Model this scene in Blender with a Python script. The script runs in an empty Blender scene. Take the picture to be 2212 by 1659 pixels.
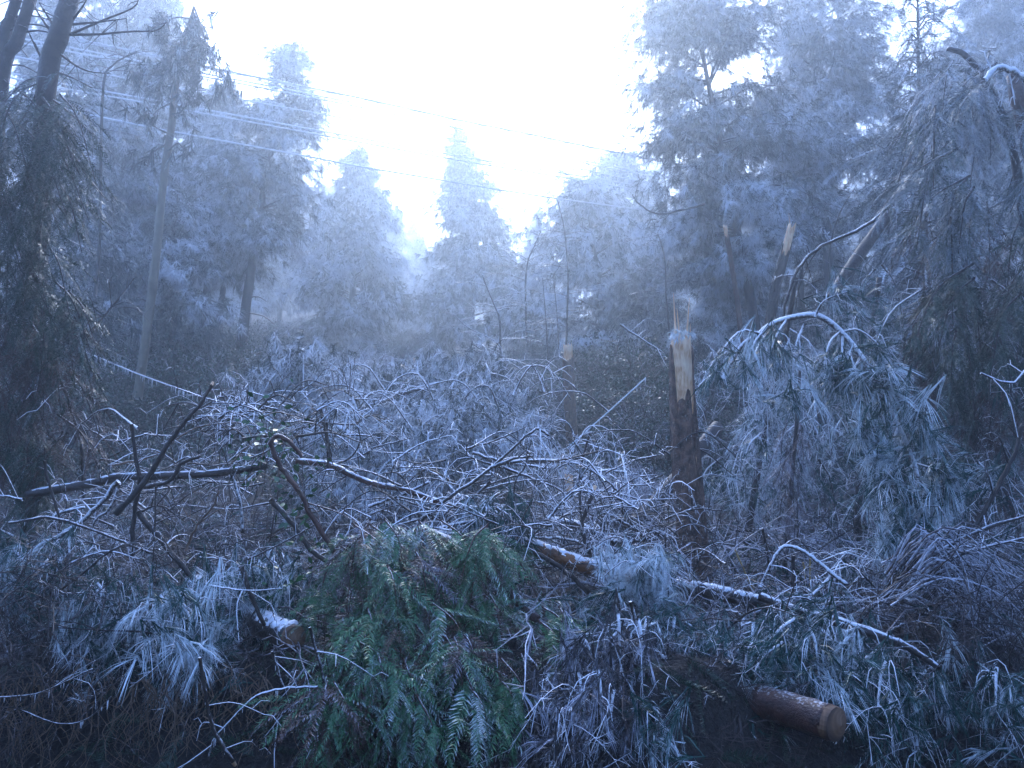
import bpy, math, random
import numpy as np
R_ = math.radians
rng = np.random.default_rng(7)
sc = bpy.context.scene
COL = sc.collection

# ------------------------------------------------------------------ camera, sky, sun, exposure
PITCH = R_(12); CS, SN = math.cos(PITCH), math.sin(PITCH); CZ = 1.6; F = 1720.0
cam = bpy.data.cameras.new('camera'); co = bpy.data.objects.new('camera', cam); COL.objects.link(co)
co.location = (0, 0, CZ); co.rotation_euler = (R_(90) + PITCH, 0, 0)
cam.sensor_width = 36; cam.lens = 36 * F / 2212; cam.clip_end = 2000; cam.clip_start = 0.05
sc.camera = co
SUN_EL = R_(46)
w = bpy.data.worlds.new('World'); sc.world = w; w.use_nodes = True
nt = w.node_tree; bg = nt.nodes['Background']
sky = nt.nodes.new('ShaderNodeTexSky'); sky.sky_type = 'NISHITA'; sky.sun_disc = False
sky.sun_elevation = SUN_EL; sky.sun_rotation = 0; sky.dust_density = 2.5; sky.air_density = 1.0
tint = nt.nodes.new('ShaderNodeMix'); tint.data_type = 'RGBA'; tint.blend_type = 'MULTIPLY'
tint.inputs[0].default_value = 1.0; tint.inputs[7].default_value = (0.69, 0.83, 1.18, 1)
nt.links.new(sky.outputs[0], tint.inputs[6]); nt.links.new(tint.outputs[2], bg.inputs[0])
bg.inputs[1].default_value = 0.12
sl = bpy.data.lights.new('sun', 'SUN'); sl.energy = 0.5; sl.angle = R_(25); sl.color = (1.0, 0.97, 0.95)
so = bpy.data.objects.new('sun', sl); COL.objects.link(so); so.rotation_euler = (-(math.pi / 2 - SUN_EL), 0, 0)
vs = sc.view_settings; vs.view_transform = 'Standard'; vs.look = 'None'; vs.gamma = 1; vs.exposure = 2.25
sc.render.engine = 'CYCLES'; cy = sc.cycles
cy.max_bounces = 5; cy.diffuse_bounces = 3; cy.glossy_bounces = 1; cy.transmission_bounces = 2; cy.volume_bounces = 2
cy.caustics_reflective = False; cy.caustics_refractive = False; cy.sample_clamp_indirect = 4
cy.use_denoising = True
HAZE = 0.0125

# ------------------------------------------------------------------ helpers
def P(px, py, d):
    a = (px - 1106) / F; b = (829.5 - py) / F
    return np.array([a * d, d * (CS - b * SN), CZ + d * (SN + b * CS)])
def zat(py, y):
    b = (829.5 - py) / F
    return CZ + y * (b * CS + SN) / (CS - b * SN)
def xat(px, y, z):
    return (px - 1106) / F * (y * CS + (z - CZ) * SN)
PY = np.array([-60, -40, -16, -5, -3, 3.85, 4.05, 4.45, 6, 8, 12, 18, 25, 40, 70, 100, 160.])
PZ = np.array([8, 7, 4, .6, 0, .02, .35, 1.02, 1.25, 1.6, 2.7, 4.6, 7.0, 11.5, 21, 31, 46.])  # unseen rise behind the camera is added to hold back sky light
def gz(x, y):
    x = np.asarray(x, float); y = np.asarray(y, float)
    yy = y + .25 * np.sin(x * 1.3 + .6) + .12 * np.sin(x * 3.1)
    z = np.interp(yy, PY, PZ)
    far = np.clip((y - 7) / 20, 0, 1)
    z = z + far * (.35 * np.sin(x * .31 + 1) * np.cos(y * .27) + .15 * np.sin(x * .9 + y * .7)) + far * .045 * np.abs(x) ** 1.2 * np.clip(y / 40, 0, 1)
    near = np.clip((y - 3.6) / .6, 0, 1)
    return z + near * .05 * np.sin(x * 5.1 + y * 3) * np.sin(y * 4.3 - x * 2) + .02 * np.sin(9 * x) * np.sin(8 * y)

def nrm(v):
    return v / np.maximum(np.linalg.norm(v, axis=-1, keepdims=True), 1e-9)
def spline(pts, n):
    p = np.asarray(pts, float)
    if len(p) == 2:
        t = np.linspace(0, 1, n)[:, None]; return p[0] * (1 - t) + p[1] * t
    q = np.vstack([2 * p[0] - p[1], p, 2 * p[-1] - p[-2]])
    m = len(p) - 1; u = np.linspace(0, m - 1e-6, n); i = u.astype(int); t = (u - i)[:, None]
    a, b, c, d = q[i], q[i + 1], q[i + 2], q[i + 3]
    return .5 * (2 * b + (c - a) * t + (2 * a - 5 * b + 4 * c - d) * t ** 2 + (3 * b - a - 3 * c + d) * t ** 3)
def frames(D, roll=None):
    """rotation matrices whose third column is D"""
    D = nrm(np.asarray(D, float)); k = len(D)
    ref = np.tile(np.array([0, 0, 1.]), (k, 1)); ref[np.abs(D[:, 2]) > .95] = (1, 0, 0)
    X = nrm(np.cross(ref, D)); Y = np.cross(D, X)
    if roll is not None:
        c, s = np.cos(roll)[:, None], np.sin(roll)[:, None]
        X, Y = X * c + Y * s, Y * c - X * s
    return np.stack([X, Y, D], axis=2)

class MB:
    def __init__(s):
        s.v = []; s.fr = []; s.f = []; s.m = []; s.n = 0
    def add(s, v, faces, frost=0., mat=0):
        v = np.asarray(v, float).reshape(-1, 3); fa = np.asarray(faces, int)
        s.v.append(v); s.fr.append(np.broadcast_to(np.asarray(frost, float), (len(v),)).copy())
        s.f.append(fa + s.n); s.m.append(np.full(len(fa), mat)); s.n += len(v)
    def tube(s, pts, rad, sides=6, frost=.5, mat=0, cap=True, rough=0., rnd=None):
        p = np.asarray(pts, float); n = len(p); rad = np.broadcast_to(np.asarray(rad, float), (n,))
        t = np.gradient(p, axis=0); t = nrm(t)
        ref = np.array([0, 0, 1.]) if abs(t[0][2]) < .9 else np.array([1., 0, 0])
        X = np.zeros((n, 3)); x = np.cross(ref, t[0])
        for i in range(n):
            x = x - t[i] * np.dot(x, t[i]); x = x / (np.linalg.norm(x) + 1e-9); X[i] = x
        Y = np.cross(t, X); a = np.linspace(0, 2 * math.pi, sides, endpoint=False)
        rr = rad[:, None] * np.ones((1, sides))
        if rough: rr = rr * (1 + rough * (rnd or rng).normal(size=rr.shape))
        V = p[:, None] + rr[..., None] * (np.cos(a)[None, :, None] * X[:, None] + np.sin(a)[None, :, None] * Y[:, None])
        i = np.arange(n - 1)[:, None]; j = np.arange(sides)[None]; k = (j + 1) % sides
        q = np.stack([i * sides + j, i * sides + k, (i + 1) * sides + k, (i + 1) * sides + j], -1).reshape(-1, 4)
        s.add(V, q, frost, mat)
        if cap:
            b = s.n - n * sides
            for base, c in ((0, p[0] - t[0] * rad[0] * .1), ((n - 1) * sides, p[-1] + t[-1] * rad[-1] * .3)):
                s.add([c], np.zeros((0, 3), int), np.mean(frost), mat); ci = s.n - 1
                f = [[b + base + jj, b + base + (jj + 1) % sides, ci] for jj in range(sides)]
                s.f.append(np.array(f)); s.m.append(np.full(sides, mat))
    def scatter(s, T, pos, Rm, S, droop=0., frost=.5, mat=0):
        pos = np.asarray(pos, float); k = len(pos)
        if k == 0: return
        S = np.broadcast_to(np.asarray(S, float), (k,)); droop = np.broadcast_to(np.asarray(droop, float), (k,))
        frost = np.broadcast_to(np.asarray(frost, float), (k,))
        V = np.einsum('kij,nj->kni', Rm, T['v']) * S[:, None, None] + pos[:, None]
        V[..., 2] -= (droop * S)[:, None] * T['t'][None] ** 2
        fr = np.clip(frost[:, None] + T['fr'][None], 0, 1); n = len(T['v'])
        for f in T['f']:
            f2 = (f[None] + (np.arange(k) * n)[:, None, None]).reshape(-1, f.shape[1]) + s.n
            s.f.append(f2); s.m.append(np.full(len(f2), mat))
        s.v.append(V.reshape(-1, 3)); s.fr.append(fr.reshape(-1)); s.n += k * n
    def mesh(s, name, mats, origin=(0, 0, 0), smooth=True):
        v = np.vstack(s.v) - np.asarray(origin)
        me = bpy.data.meshes.new(name); me.vertices.add(len(v)); me.vertices.foreach_set('co', v.astype(np.float32).ravel())
        fs = [f for f in s.f if len(f)]; ms = [m for f, m in zip(s.f, s.m) if len(f)]
        loops = np.concatenate([f.ravel() for f in fs]); cnt = np.concatenate([np.full(len(f), f.shape[1]) for f in fs])
        me.loops.add(len(loops)); me.loops.foreach_set('vertex_index', loops.astype(np.int32))
        me.polygons.add(len(cnt)); st = np.concatenate([[0], np.cumsum(cnt)[:-1]])
        me.polygons.foreach_set('loop_start', st.astype(np.int32))
        me.polygons.foreach_set('material_index', np.concatenate(ms).astype(np.int32))
        me.polygons.foreach_set('use_smooth', np.full(len(cnt), smooth))
        at = me.attributes.new('frost', 'FLOAT', 'POINT'); at.data.foreach_set('value', np.concatenate(s.fr).astype(np.float32))
        me.update(calc_edges=True); me.validate()
        for m in mats: me.materials.append(m)
        return me
    def build(s, name, mats, parent=None, origin=(0, 0, 0), smooth=True):
        o = bpy.data.objects.new(name, s.mesh(name, mats if isinstance(mats, (list, tuple)) else [mats], origin, smooth))
        COL.objects.link(o)
        if parent is not None: o.parent = parent
        else: o.location = origin
        return o

def tag(o, label, cat, group=None):
    o['label'] = label; o['category'] = cat
    if group: o['group'] = group
    return o
def empty(name, loc, label, cat, group=None):
    o = bpy.data.objects.new(name, None); o.empty_display_size = .2; o.location = loc; COL.objects.link(o)
    return tag(o, label, cat, group)
def kind(o, k): o['kind'] = k; return o

# ------------------------------------------------------------------ materials
def mat_base(name):
    m = bpy.data.materials.new(name); m.use_nodes = True
    return m, m.node_tree, m.node_tree.nodes['Principled BSDF']
def N(t, typ, **kw):
    n = t.nodes.new(typ)
    for k, v in kw.items(): setattr(n, k, v)
    return n
def mixc(t, fac, a, b):
    n = N(t, 'ShaderNodeMix', data_type='RGBA')
    for i, x in ((0, fac), (6, a), (7, b)):
        if hasattr(x, 'links') or hasattr(x, 'is_linked'): t.links.new(x, n.inputs[i])
        else: n.inputs[i].default_value = x if i == 0 else (*x, 1)
    return n.outputs[2]
def math_(t, op, a, b=0., clamp=False):
    n = N(t, 'ShaderNodeMath', operation=op, use_clamp=clamp)
    for i, x in ((0, a), (1, b)):
        if hasattr(x, 'is_linked'): t.links.new(x, n.inputs[i])
        else: n.inputs[i].default_value = x
    return n.outputs[0]
def noise(t, scale, detail=3, vec=None, rough=.6):
    n = N(t, 'ShaderNodeTexNoise'); n.inputs['Scale'].default_value = scale; n.inputs['Detail'].default_value = detail
    n.inputs['Roughness'].default_value = rough
    if vec is not None: t.links.new(vec, n.inputs['Vector'])
    return n.outputs[0]
def coords(t, scale=(1, 1, 1)):
    c = N(t, 'ShaderNodeTexCoord'); m = N(t, 'ShaderNodeMapping'); m.inputs['Scale'].default_value = scale
    t.links.new(c.outputs['Object'], m.inputs[0]); return m.outputs[0]
FROST = (.82, .84, .88)
def bark_mat(name, c1, c2, frost_col=FROST, bias=0., sc1=14, rough=.45, bump=.5):
    """wet bark; rime and ice settle on the upper side"""
    m, t, b = mat_base(name); v = coords(t)
    n1 = noise(t, sc1, 5, v); n2 = noise(t, sc1 * 4, 3, v)
    f1 = math_(t, 'MULTIPLY_ADD', n1, 2.4); t.nodes[-1].inputs[2].default_value = -.7; t.nodes[-1].use_clamp = True
    col = mixc(t, f1, c1, c2)
    g = N(t, 'ShaderNodeNewGeometry'); sp = N(t, 'ShaderNodeSeparateXYZ'); t.links.new(g.outputs['Normal'], sp.inputs[0])
    a = N(t, 'ShaderNodeAttribute', attribute_name='frost')
    up = math_(t, 'MULTIPLY', sp.outputs[2], .9)
    s1 = math_(t, 'ADD', up, math_(t, 'MULTIPLY', math_(t, 'SUBTRACT', n2, .5), 1.6))
    s2 = math_(t, 'ADD', s1, math_(t, 'MULTIPLY', a.outputs['Fac'], 1.5))
    s3 = math_(t, 'MULTIPLY', math_(t, 'SUBTRACT', s2, .95 - bias), 1.8, True)
    t.links.new(mixc(t, s3, col, frost_col), b.inputs['Base Color'])
    b.inputs['Roughness'].default_value = rough; b.inputs['Specular IOR Level'].default_value = .5
    bp = N(t, 'ShaderNodeBump'); bp.inputs['Strength'].default_value = bump; bp.inputs['Distance'].default_value = .02
    t.links.new(n2, bp.inputs['Height']); t.links.new(bp.outputs[0], b.inputs['Normal'])
    return m
def leaf_mat(name, c1, c2, frost_col=FROST, rough=.4, nsc=3., spec=.5):
    m, t, b = mat_base(name); v = coords(t)
    n1 = noise(t, nsc, 3, v)
    f1 = math_(t, 'MULTIPLY_ADD', n1, 2.6); t.nodes[-1].inputs[2].default_value = -.8; t.nodes[-1].use_clamp = True
    col = mixc(t, f1, c1, c2); a = N(t, 'ShaderNodeAttribute', attribute_name='frost')
    n2 = noise(t, 40., 2, v)
    s = math_(t, 'ADD', a.outputs['Fac'], math_(t, 'MULTIPLY', math_(t, 'SUBTRACT', n2, .5), .9))
    s = math_(t, 'MULTIPLY', math_(t, 'SUBTRACT', s, .40), 2.5, True)
    t.links.new(mixc(t, s, col, frost_col), b.inputs['Base Color'])
    b.inputs['Roughness'].default_value = rough; b.inputs['Specular IOR Level'].default_value = spec
    return m
BARK = bark_mat('wet_dark_bark', (.012, .009, .008), (.05, .036, .028))
BARKR = bark_mat('reddish_bark', (.026, .009, .006), (.10, .036, .020))
BARKT = bark_mat('tan_bark', (.06, .038, .024), (.24, .15, .09))
BARKP = bark_mat('pale_pole_bark', (.09, .075, .055), (.20, .17, .12), bias=-.4, sc1=6)
BARKF = bark_mat('rimed_bark', (.02, .016, .016), (.06, .05, .045), bias=.35)
SNAGB = bark_mat('flaking_snag_bark', (.016, .010, .008), (.25, .145, .095), bias=-.55, sc1=16, bump=1.)
PINE = leaf_mat('rimed_pine_needles', (.015, .035, .03), (.035, .06, .05))
ICY = leaf_mat('icy_pine_needles', (.010, .050, .040), (.03, .10, .08), (.78, .85, .88), rough=.2, nsc=5)
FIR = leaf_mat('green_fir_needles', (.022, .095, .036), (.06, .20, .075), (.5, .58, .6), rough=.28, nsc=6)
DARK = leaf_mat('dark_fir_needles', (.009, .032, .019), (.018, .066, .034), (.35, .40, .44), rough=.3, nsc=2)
DEAD = leaf_mat('dead_brown_needles', (.03, .014, .010), (.09, .042, .025), (.36, .36, .42), rough=.4, nsc=4)
BRUSH = leaf_mat('rimed_twigs', (.018, .012, .011), (.055, .036, .032), (.66, .67, .74), rough=.4, nsc=4)
BRUSHN = leaf_mat('rimed_violet_needles', (.03, .03, .03), (.06, .05, .05), (.6, .6, .68), rough=.3, nsc=5)
LEAF = leaf_mat('glossy_green_leaf', (.015, .06, .02), (.04, .12, .03), (.4, .45, .45), rough=.25)
ICE = leaf_mat('ice', (.5, .54, .6), (.6, .64, .7), rough=.15)
REED = leaf_mat('dry_reed', (.30, .20, .07), (.45, .32, .12), rough=.5)
WIRE = leaf_mat('ice_coated_wire', (.78, .82, .88), (.86, .88, .92), rough=.3)
CABLE = leaf_mat('dark_bundled_cable', (.22, .24, .28), (.34, .36, .4), rough=.4)
ROPE = leaf_mat('pale_blue_rope', (.25, .42, .5), (.4, .55, .62), rough=.4)
def wood_mat():
    m, t, b = mat_base('torn_pale_wood'); v = coords(t, (60, 60, 5)); n1 = noise(t, 1., 4, v); n2 = noise(t, 6, 2, coords(t))
    f1 = math_(t, 'MULTIPLY_ADD', n1, 2.6); t.nodes[-1].inputs[2].default_value = -.8; t.nodes[-1].use_clamp = True
    col = mixc(t, f1, (.50, .21, .07), (.88, .64, .40)); f2 = math_(t, 'MULTIPLY_ADD', n2, 3.); t.nodes[-1].inputs[2].default_value = -1.5; t.nodes[-1].use_clamp = True
    t.links.new(mixc(t, f2, col, (.88, .70, .50)), b.inputs['Base Color']); b.inputs['Roughness'].default_value = .6
    return m
WOOD = wood_mat()
def cut_mat():
    m, t, b = mat_base('sawn_wood'); c = N(t, 'ShaderNodeTexCoord'); v = N(t, 'ShaderNodeVectorMath', operation='SUBTRACT'); v.inputs[1].default_value = (.5, .46, .53)
    t.links.new(c.outputs['Generated'], v.inputs[0]); l = N(t, 'ShaderNodeVectorMath', operation='LENGTH'); sy = N(t, 'ShaderNodeVectorMath', operation='MULTIPLY'); sy.inputs[1].default_value = (.3, 1, 1)
    t.links.new(v.outputs[0], sy.inputs[0]); t.links.new(sy.outputs[0], l.inputs[0]); n1 = noise(t, 30, 3, c.outputs['Object']); n2 = noise(t, 9, 4, c.outputs['Object'])
    d = math_(t, 'ADD', l.outputs['Value'], math_(t, 'MULTIPLY', n2, .07)); w_ = math_(t, 'SINE', math_(t, 'MULTIPLY', d, 80.)); f = math_(t, 'MULTIPLY_ADD', w_, .3); t.nodes[-1].inputs[2].default_value = .5
    col = mixc(t, f, (.13, .065, .03), (.22, .12, .065)); f2 = math_(t, 'MULTIPLY', math_(t, 'SUBTRACT', n1, .45), 3., True); col = mixc(t, f2, col, (.14, .075, .04))
    edge = math_(t, 'MULTIPLY', math_(t, 'SUBTRACT', d, .42), 12., True); t.links.new(mixc(t, edge, col, (.05, .025, .015)), b.inputs['Base Color']); b.inputs['Roughness'].default_value = .7
    return m
CUT = cut_mat()
def ground_mat():
    m, t, b = mat_base('forest_soil'); v = coords(t); n1 = noise(t, 2.2, 6, v); n2 = noise(t, 25, 4, v)
    col = mixc(t, n1, (.003, .002, .0015), (.014, .009, .006))
    f = math_(t, 'MULTIPLY_ADD', n2, 5.); t.nodes[-1].inputs[2].default_value = -2.9; t.nodes[-1].use_clamp = True
    col = mixc(t, f, col, (.02, .013, .01))
    g = N(t, 'ShaderNodeNewGeometry'); sp = N(t, 'ShaderNodeSeparateXYZ'); t.links.new(g.outputs['True Normal'], sp.inputs[0])
    n3 = noise(t, 9, 5, v); s = math_(t, 'MULTIPLY', math_(t, 'SUBTRACT', math_(t, 'ADD', n3, math_(t, 'MULTIPLY', sp.outputs[2], .6)), 1.12), 6., True)
    t.links.new(mixc(t, s, col, (.3, .31, .35)), b.inputs['Base Color']); b.inputs['Roughness'].default_value = .8
    bp = N(t, 'ShaderNodeBump'); bp.inputs['Strength'].default_value = .8; bp.inputs['Distance'].default_value = .05
    t.links.new(n2, bp.inputs['Height']); t.links.new(bp.outputs[0], b.inputs['Normal'])
    return m
SOIL = ground_mat()

# ------------------------------------------------------------------ foliage templates
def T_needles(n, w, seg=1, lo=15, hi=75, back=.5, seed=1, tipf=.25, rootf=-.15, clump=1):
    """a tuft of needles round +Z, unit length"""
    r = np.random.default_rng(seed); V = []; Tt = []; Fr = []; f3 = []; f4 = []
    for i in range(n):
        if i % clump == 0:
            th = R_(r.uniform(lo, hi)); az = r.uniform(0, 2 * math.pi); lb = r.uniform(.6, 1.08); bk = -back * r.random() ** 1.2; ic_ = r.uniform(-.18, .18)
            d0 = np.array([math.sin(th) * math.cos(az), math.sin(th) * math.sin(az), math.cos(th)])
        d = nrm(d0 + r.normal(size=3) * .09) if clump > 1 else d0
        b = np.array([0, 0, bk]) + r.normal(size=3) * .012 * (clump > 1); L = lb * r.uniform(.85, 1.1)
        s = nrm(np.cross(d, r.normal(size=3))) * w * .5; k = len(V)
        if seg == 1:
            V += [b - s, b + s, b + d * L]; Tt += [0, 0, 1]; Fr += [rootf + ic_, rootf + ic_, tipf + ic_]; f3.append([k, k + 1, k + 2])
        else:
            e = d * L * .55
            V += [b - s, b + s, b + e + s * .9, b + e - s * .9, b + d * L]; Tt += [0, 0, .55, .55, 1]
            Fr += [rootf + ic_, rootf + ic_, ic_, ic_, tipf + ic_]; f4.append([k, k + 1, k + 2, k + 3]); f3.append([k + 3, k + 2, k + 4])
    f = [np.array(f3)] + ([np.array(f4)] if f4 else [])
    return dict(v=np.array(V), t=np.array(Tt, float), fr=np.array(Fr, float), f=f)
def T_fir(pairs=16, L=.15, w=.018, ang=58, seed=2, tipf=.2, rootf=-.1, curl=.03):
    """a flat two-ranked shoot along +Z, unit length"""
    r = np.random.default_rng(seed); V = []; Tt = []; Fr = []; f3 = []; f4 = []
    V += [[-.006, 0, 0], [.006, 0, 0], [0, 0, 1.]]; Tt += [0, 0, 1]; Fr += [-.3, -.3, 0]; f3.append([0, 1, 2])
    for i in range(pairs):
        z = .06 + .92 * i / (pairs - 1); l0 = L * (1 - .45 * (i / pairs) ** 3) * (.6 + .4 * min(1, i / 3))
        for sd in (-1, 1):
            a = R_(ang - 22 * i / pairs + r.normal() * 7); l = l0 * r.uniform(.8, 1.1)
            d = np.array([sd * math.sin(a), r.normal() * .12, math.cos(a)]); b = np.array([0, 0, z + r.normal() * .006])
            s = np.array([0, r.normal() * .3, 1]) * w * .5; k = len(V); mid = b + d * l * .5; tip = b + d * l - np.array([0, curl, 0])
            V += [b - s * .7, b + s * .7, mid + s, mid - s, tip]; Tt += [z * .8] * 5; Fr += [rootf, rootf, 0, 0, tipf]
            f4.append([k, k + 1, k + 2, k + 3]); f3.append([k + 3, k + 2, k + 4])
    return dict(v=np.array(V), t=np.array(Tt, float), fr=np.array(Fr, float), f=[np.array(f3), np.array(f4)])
def T_twig(seed, nside=7, r0=.010, side=.45, curve=.25, sub=True):
    """a bare branched twig along +Z, unit length"""
    r = np.random.default_rng(seed); mb = MB(); c = r.normal(size=3) * curve; c[2] = 0
    z = np.linspace(0, 1, 6)[:, None]; main = np.hstack([z * 0, z * 0, z]) + c * z ** 2 + r.normal(size=(6, 3)) * .015
    mb.tube(main, np.linspace(r0, r0 * .3, 6), 3, cap=False)
    for i in range(nside):
        t = r.uniform(.15, .95); p = main[0] + (main[-1] - main[0]) * t; j = int(t * 5); p = main[j] + (main[min(j + 1, 5)] - main[j]) * (t * 5 - j)
        d = nrm(np.array([r.normal(), r.normal(), r.uniform(.2, 1.2)])); l = side * r.uniform(.4, 1) * (1.1 - t * .6)
        e = p + d * l; m = (p + e) / 2 + r.normal(size=3) * .05 * l
        mb.tube(spline([p, m, e], 4), np.linspace(r0 * .55, r0 * .2, 4), 3, cap=False)
        if sub:
            for q in range(3):
                u = r.uniform(.3, 1); a = p + (e - p) * u; d2 = nrm(d + r.normal(size=3) * .7); l2 = l * r.uniform(.25, .5)
                mb.tube([a, a + d2 * l2], [r0 * .3, r0 * .15], 3, cap=False)
    v = np.vstack(mb.v); return dict(v=v, t=np.clip(v[:, 2], 0, 1.2), fr=r.uniform(-.15, .15, len(v)), f=[np.vstack(mb.f)])
def T_leafy(n, lw, seed=3):
    """a clump of small leaves in a unit ball"""
    r = np.random.default_rng(seed); V = []; Fr = []; f4 = []
    for i in range(n):
        p = nrm(r.normal(size=3)) * r.random() ** .4; d = nrm(r.normal(size=3) + p); s = nrm(np.cross(d, r.normal(size=3)))
        k = len(V); V += [p, p + d * lw * .5 + s * lw * .28, p + d * lw, p + d * lw * .5 - s * lw * .28]
        Fr += list(r.uniform(-.2, .2) + np.array([-.1, .05, .15, .05])); f4.append([k, k + 1, k + 2, k + 3])
    V = np.array(V); return dict(v=V, t=np.linalg.norm(V, axis=1), fr=np.array(Fr), f=[np.array(f4)])
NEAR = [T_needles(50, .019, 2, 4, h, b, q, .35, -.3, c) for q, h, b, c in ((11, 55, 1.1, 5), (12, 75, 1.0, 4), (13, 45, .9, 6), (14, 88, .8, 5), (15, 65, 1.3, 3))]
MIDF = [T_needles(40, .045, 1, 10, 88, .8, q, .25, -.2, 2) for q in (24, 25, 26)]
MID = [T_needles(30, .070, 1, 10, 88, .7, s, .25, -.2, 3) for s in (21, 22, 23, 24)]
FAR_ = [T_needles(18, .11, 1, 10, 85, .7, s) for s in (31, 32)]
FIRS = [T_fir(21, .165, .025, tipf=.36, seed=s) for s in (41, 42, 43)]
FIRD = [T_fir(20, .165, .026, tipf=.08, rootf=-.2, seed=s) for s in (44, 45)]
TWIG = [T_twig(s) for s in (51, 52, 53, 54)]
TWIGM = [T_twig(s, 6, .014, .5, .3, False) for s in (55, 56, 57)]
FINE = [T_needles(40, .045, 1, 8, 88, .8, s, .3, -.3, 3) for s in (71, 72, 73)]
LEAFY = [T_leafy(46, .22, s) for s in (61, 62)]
def sc_many(mb, Ts, pos, D, S, droop, frost, mat, r=rng):
    pos = np.asarray(pos); D = np.asarray(D); k = len(pos)
    if not k: return
    S = np.broadcast_to(S, (k,)); droop = np.broadcast_to(droop, (k,)); frost = np.broadcast_to(frost, (k,))
    Rm = frames(D, r.uniform(0, 6.28, k)); which = r.integers(0, len(Ts), k)
    for i, T in enumerate(Ts):
        q = which == i
        if q.any(): mb.scatter(T, pos[q], Rm[q], S[q], droop[q], frost[q], mat)

# ------------------------------------------------------------------ setting: ground
xs = np.concatenate([np.linspace(-110, -12, 50), np.linspace(-11.6, 11.6, 150), np.linspace(12, 110, 50)])
ys = np.concatenate([np.linspace(-45, 3.4, 30), np.linspace(3.5, 9, 70), np.linspace(9.3, 40, 70), np.linspace(41, 130, 50)])
X, Y = np.meshgrid(xs, ys); g = MB(); nx = len(xs)
V = np.stack([X, Y, gz(X, Y)], -1).reshape(-1, 3); i, j = np.meshgrid(np.arange(len(ys) - 1), np.arange(nx - 1), indexing='ij')
q = np.stack([i * nx + j, i * nx + j + 1, (i + 1) * nx + j + 1, (i + 1) * nx + j], -1).reshape(-1, 4)
g.add(V, q); kind(g.build('ground', SOIL), 'structure')

# ------------------------------------------------------------------ standing trees
def tree_meshes(H, c0, W, r0, seed, Ts, tuft, dens, frost, top=(0, 0), droop=.35, dead=.0, whorl=.42, shape=.75, side=None, tw=5, gap=.0, openness=.2):
    """trunk + limbs mesh and crown mesh, base at the origin; c0 = crown base as a fraction of H, W = crown half width"""
    r = np.random.default_rng(seed); tb = MB(); cb = MB()
    n = 12; s = np.linspace(0, 1, n); bend = r.normal(size=2) * .012 * H
    tp = np.stack([top[0] * s ** 1.1 + bend[0] * np.sin(s * 3.1), top[1] * s + bend[1] * np.sin(s * 3.1), H * s], 1)
    tp[0, 2] = -.25
    tb.tube(tp, r0 * (1 - .88 * s) + .006, 9, .12, rough=.05, rnd=r)
    def at(h): return np.array([np.interp(h, s * H, tp[:, k]) for k in range(3)])
    pos = []; dr = []; frs = []; scl = []
    z = c0 * H * .55; k0 = r.uniform(0, 6)
    while z < H * .985:
        u = (z / H - c0) / (1 - c0)
        if u < 0:                                              # bare dead stubs under the crown
            if r.random() < .55:
                a = r.uniform(0, 6.28); L = r.uniform(.25, .8) * W * .6; p = at(z)
                d = np.array([math.cos(a), math.sin(a), r.uniform(-.2, .25)])
                tb.tube(spline([p, p + d * L * .6, p + d * L - np.array([0, 0, L * .25])], 5), np.linspace(.022, .006, 5), 4, .35)
            z += whorl * .9; continue
        prof = W * (1 - u) ** shape * min(1, .55 + u * 2.2) + .18
        for b in range(r.integers(4, 7)):
            if r.random() < gap: continue
            a = k0 + r.uniform(0, 6.28); L = prof * r.uniform(.55, 1.12); p = at(z + r.uniform(-.15, .15) * whorl)
            if side is not None: L *= 1 + side * math.cos(a)
            up = .25 + .45 * u; d = np.array([math.cos(a), math.sin(a), up]); dd = droop * L * (.6 + .5 * r.random())
            e = p + d * L; e[2] -= dd + up * L * .25; m = p + d * L * .55; m[2] -= dd * .12
            br = spline([p, m, e], 6); tb.tube(br, np.linspace(.012 + .012 * L, .005, 6), 4, .45, cap=False)
            nt_ = max(3, int(L * dens)); t = r.uniform(openness, 1, nt_) ** .75
            q = np.stack([np.interp(t, np.linspace(0, 1, 6), br[:, k]) for k in range(3)], 1)
            off = r.normal(size=(nt_, 3)) * (.10 + .16 * L * t[:, None]) * np.array([1, 1, .45]); off[:, 2] -= .04
            q = q + off; tang = np.array([math.cos(a), math.sin(a), 0])
            D = nrm(tang * .6 + off * 1.2 + r.normal(size=(nt_, 3)) * .45 + np.array([0, 0, -.25 + .5 * (u > .85)]))
            pos.append(q); dr.append(D); frs.append(np.clip(frost - .10 + r.normal(size=nt_) * .28 + .22 * r.normal(), 0, 1)); scl.append(tuft * r.uniform(.7, 1.25, nt_))
            if tw:
                for c in r.integers(0, nt_, tw):
                    bp = br[r.integers(1, 5)]; tb.tube([bp, (bp + q[c]) / 2 + (0, 0, .03), q[c]], [.008, .006, .003], 3, .55, cap=False)
        z += whorl * r.uniform(.75, 1.2) * (.65 + .35 * (1 - u))
    q = at(H * .99); pos.append(np.array([q, q - (0, 0, .2)])); dr.append(np.array([[.1, 0, 1.], [0, .2, 1]])); frs.append(np.array([frost, frost])); scl.append(np.array([tuft, tuft]))
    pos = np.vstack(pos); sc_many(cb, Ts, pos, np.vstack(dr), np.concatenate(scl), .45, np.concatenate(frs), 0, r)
    return tb, cb
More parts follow.
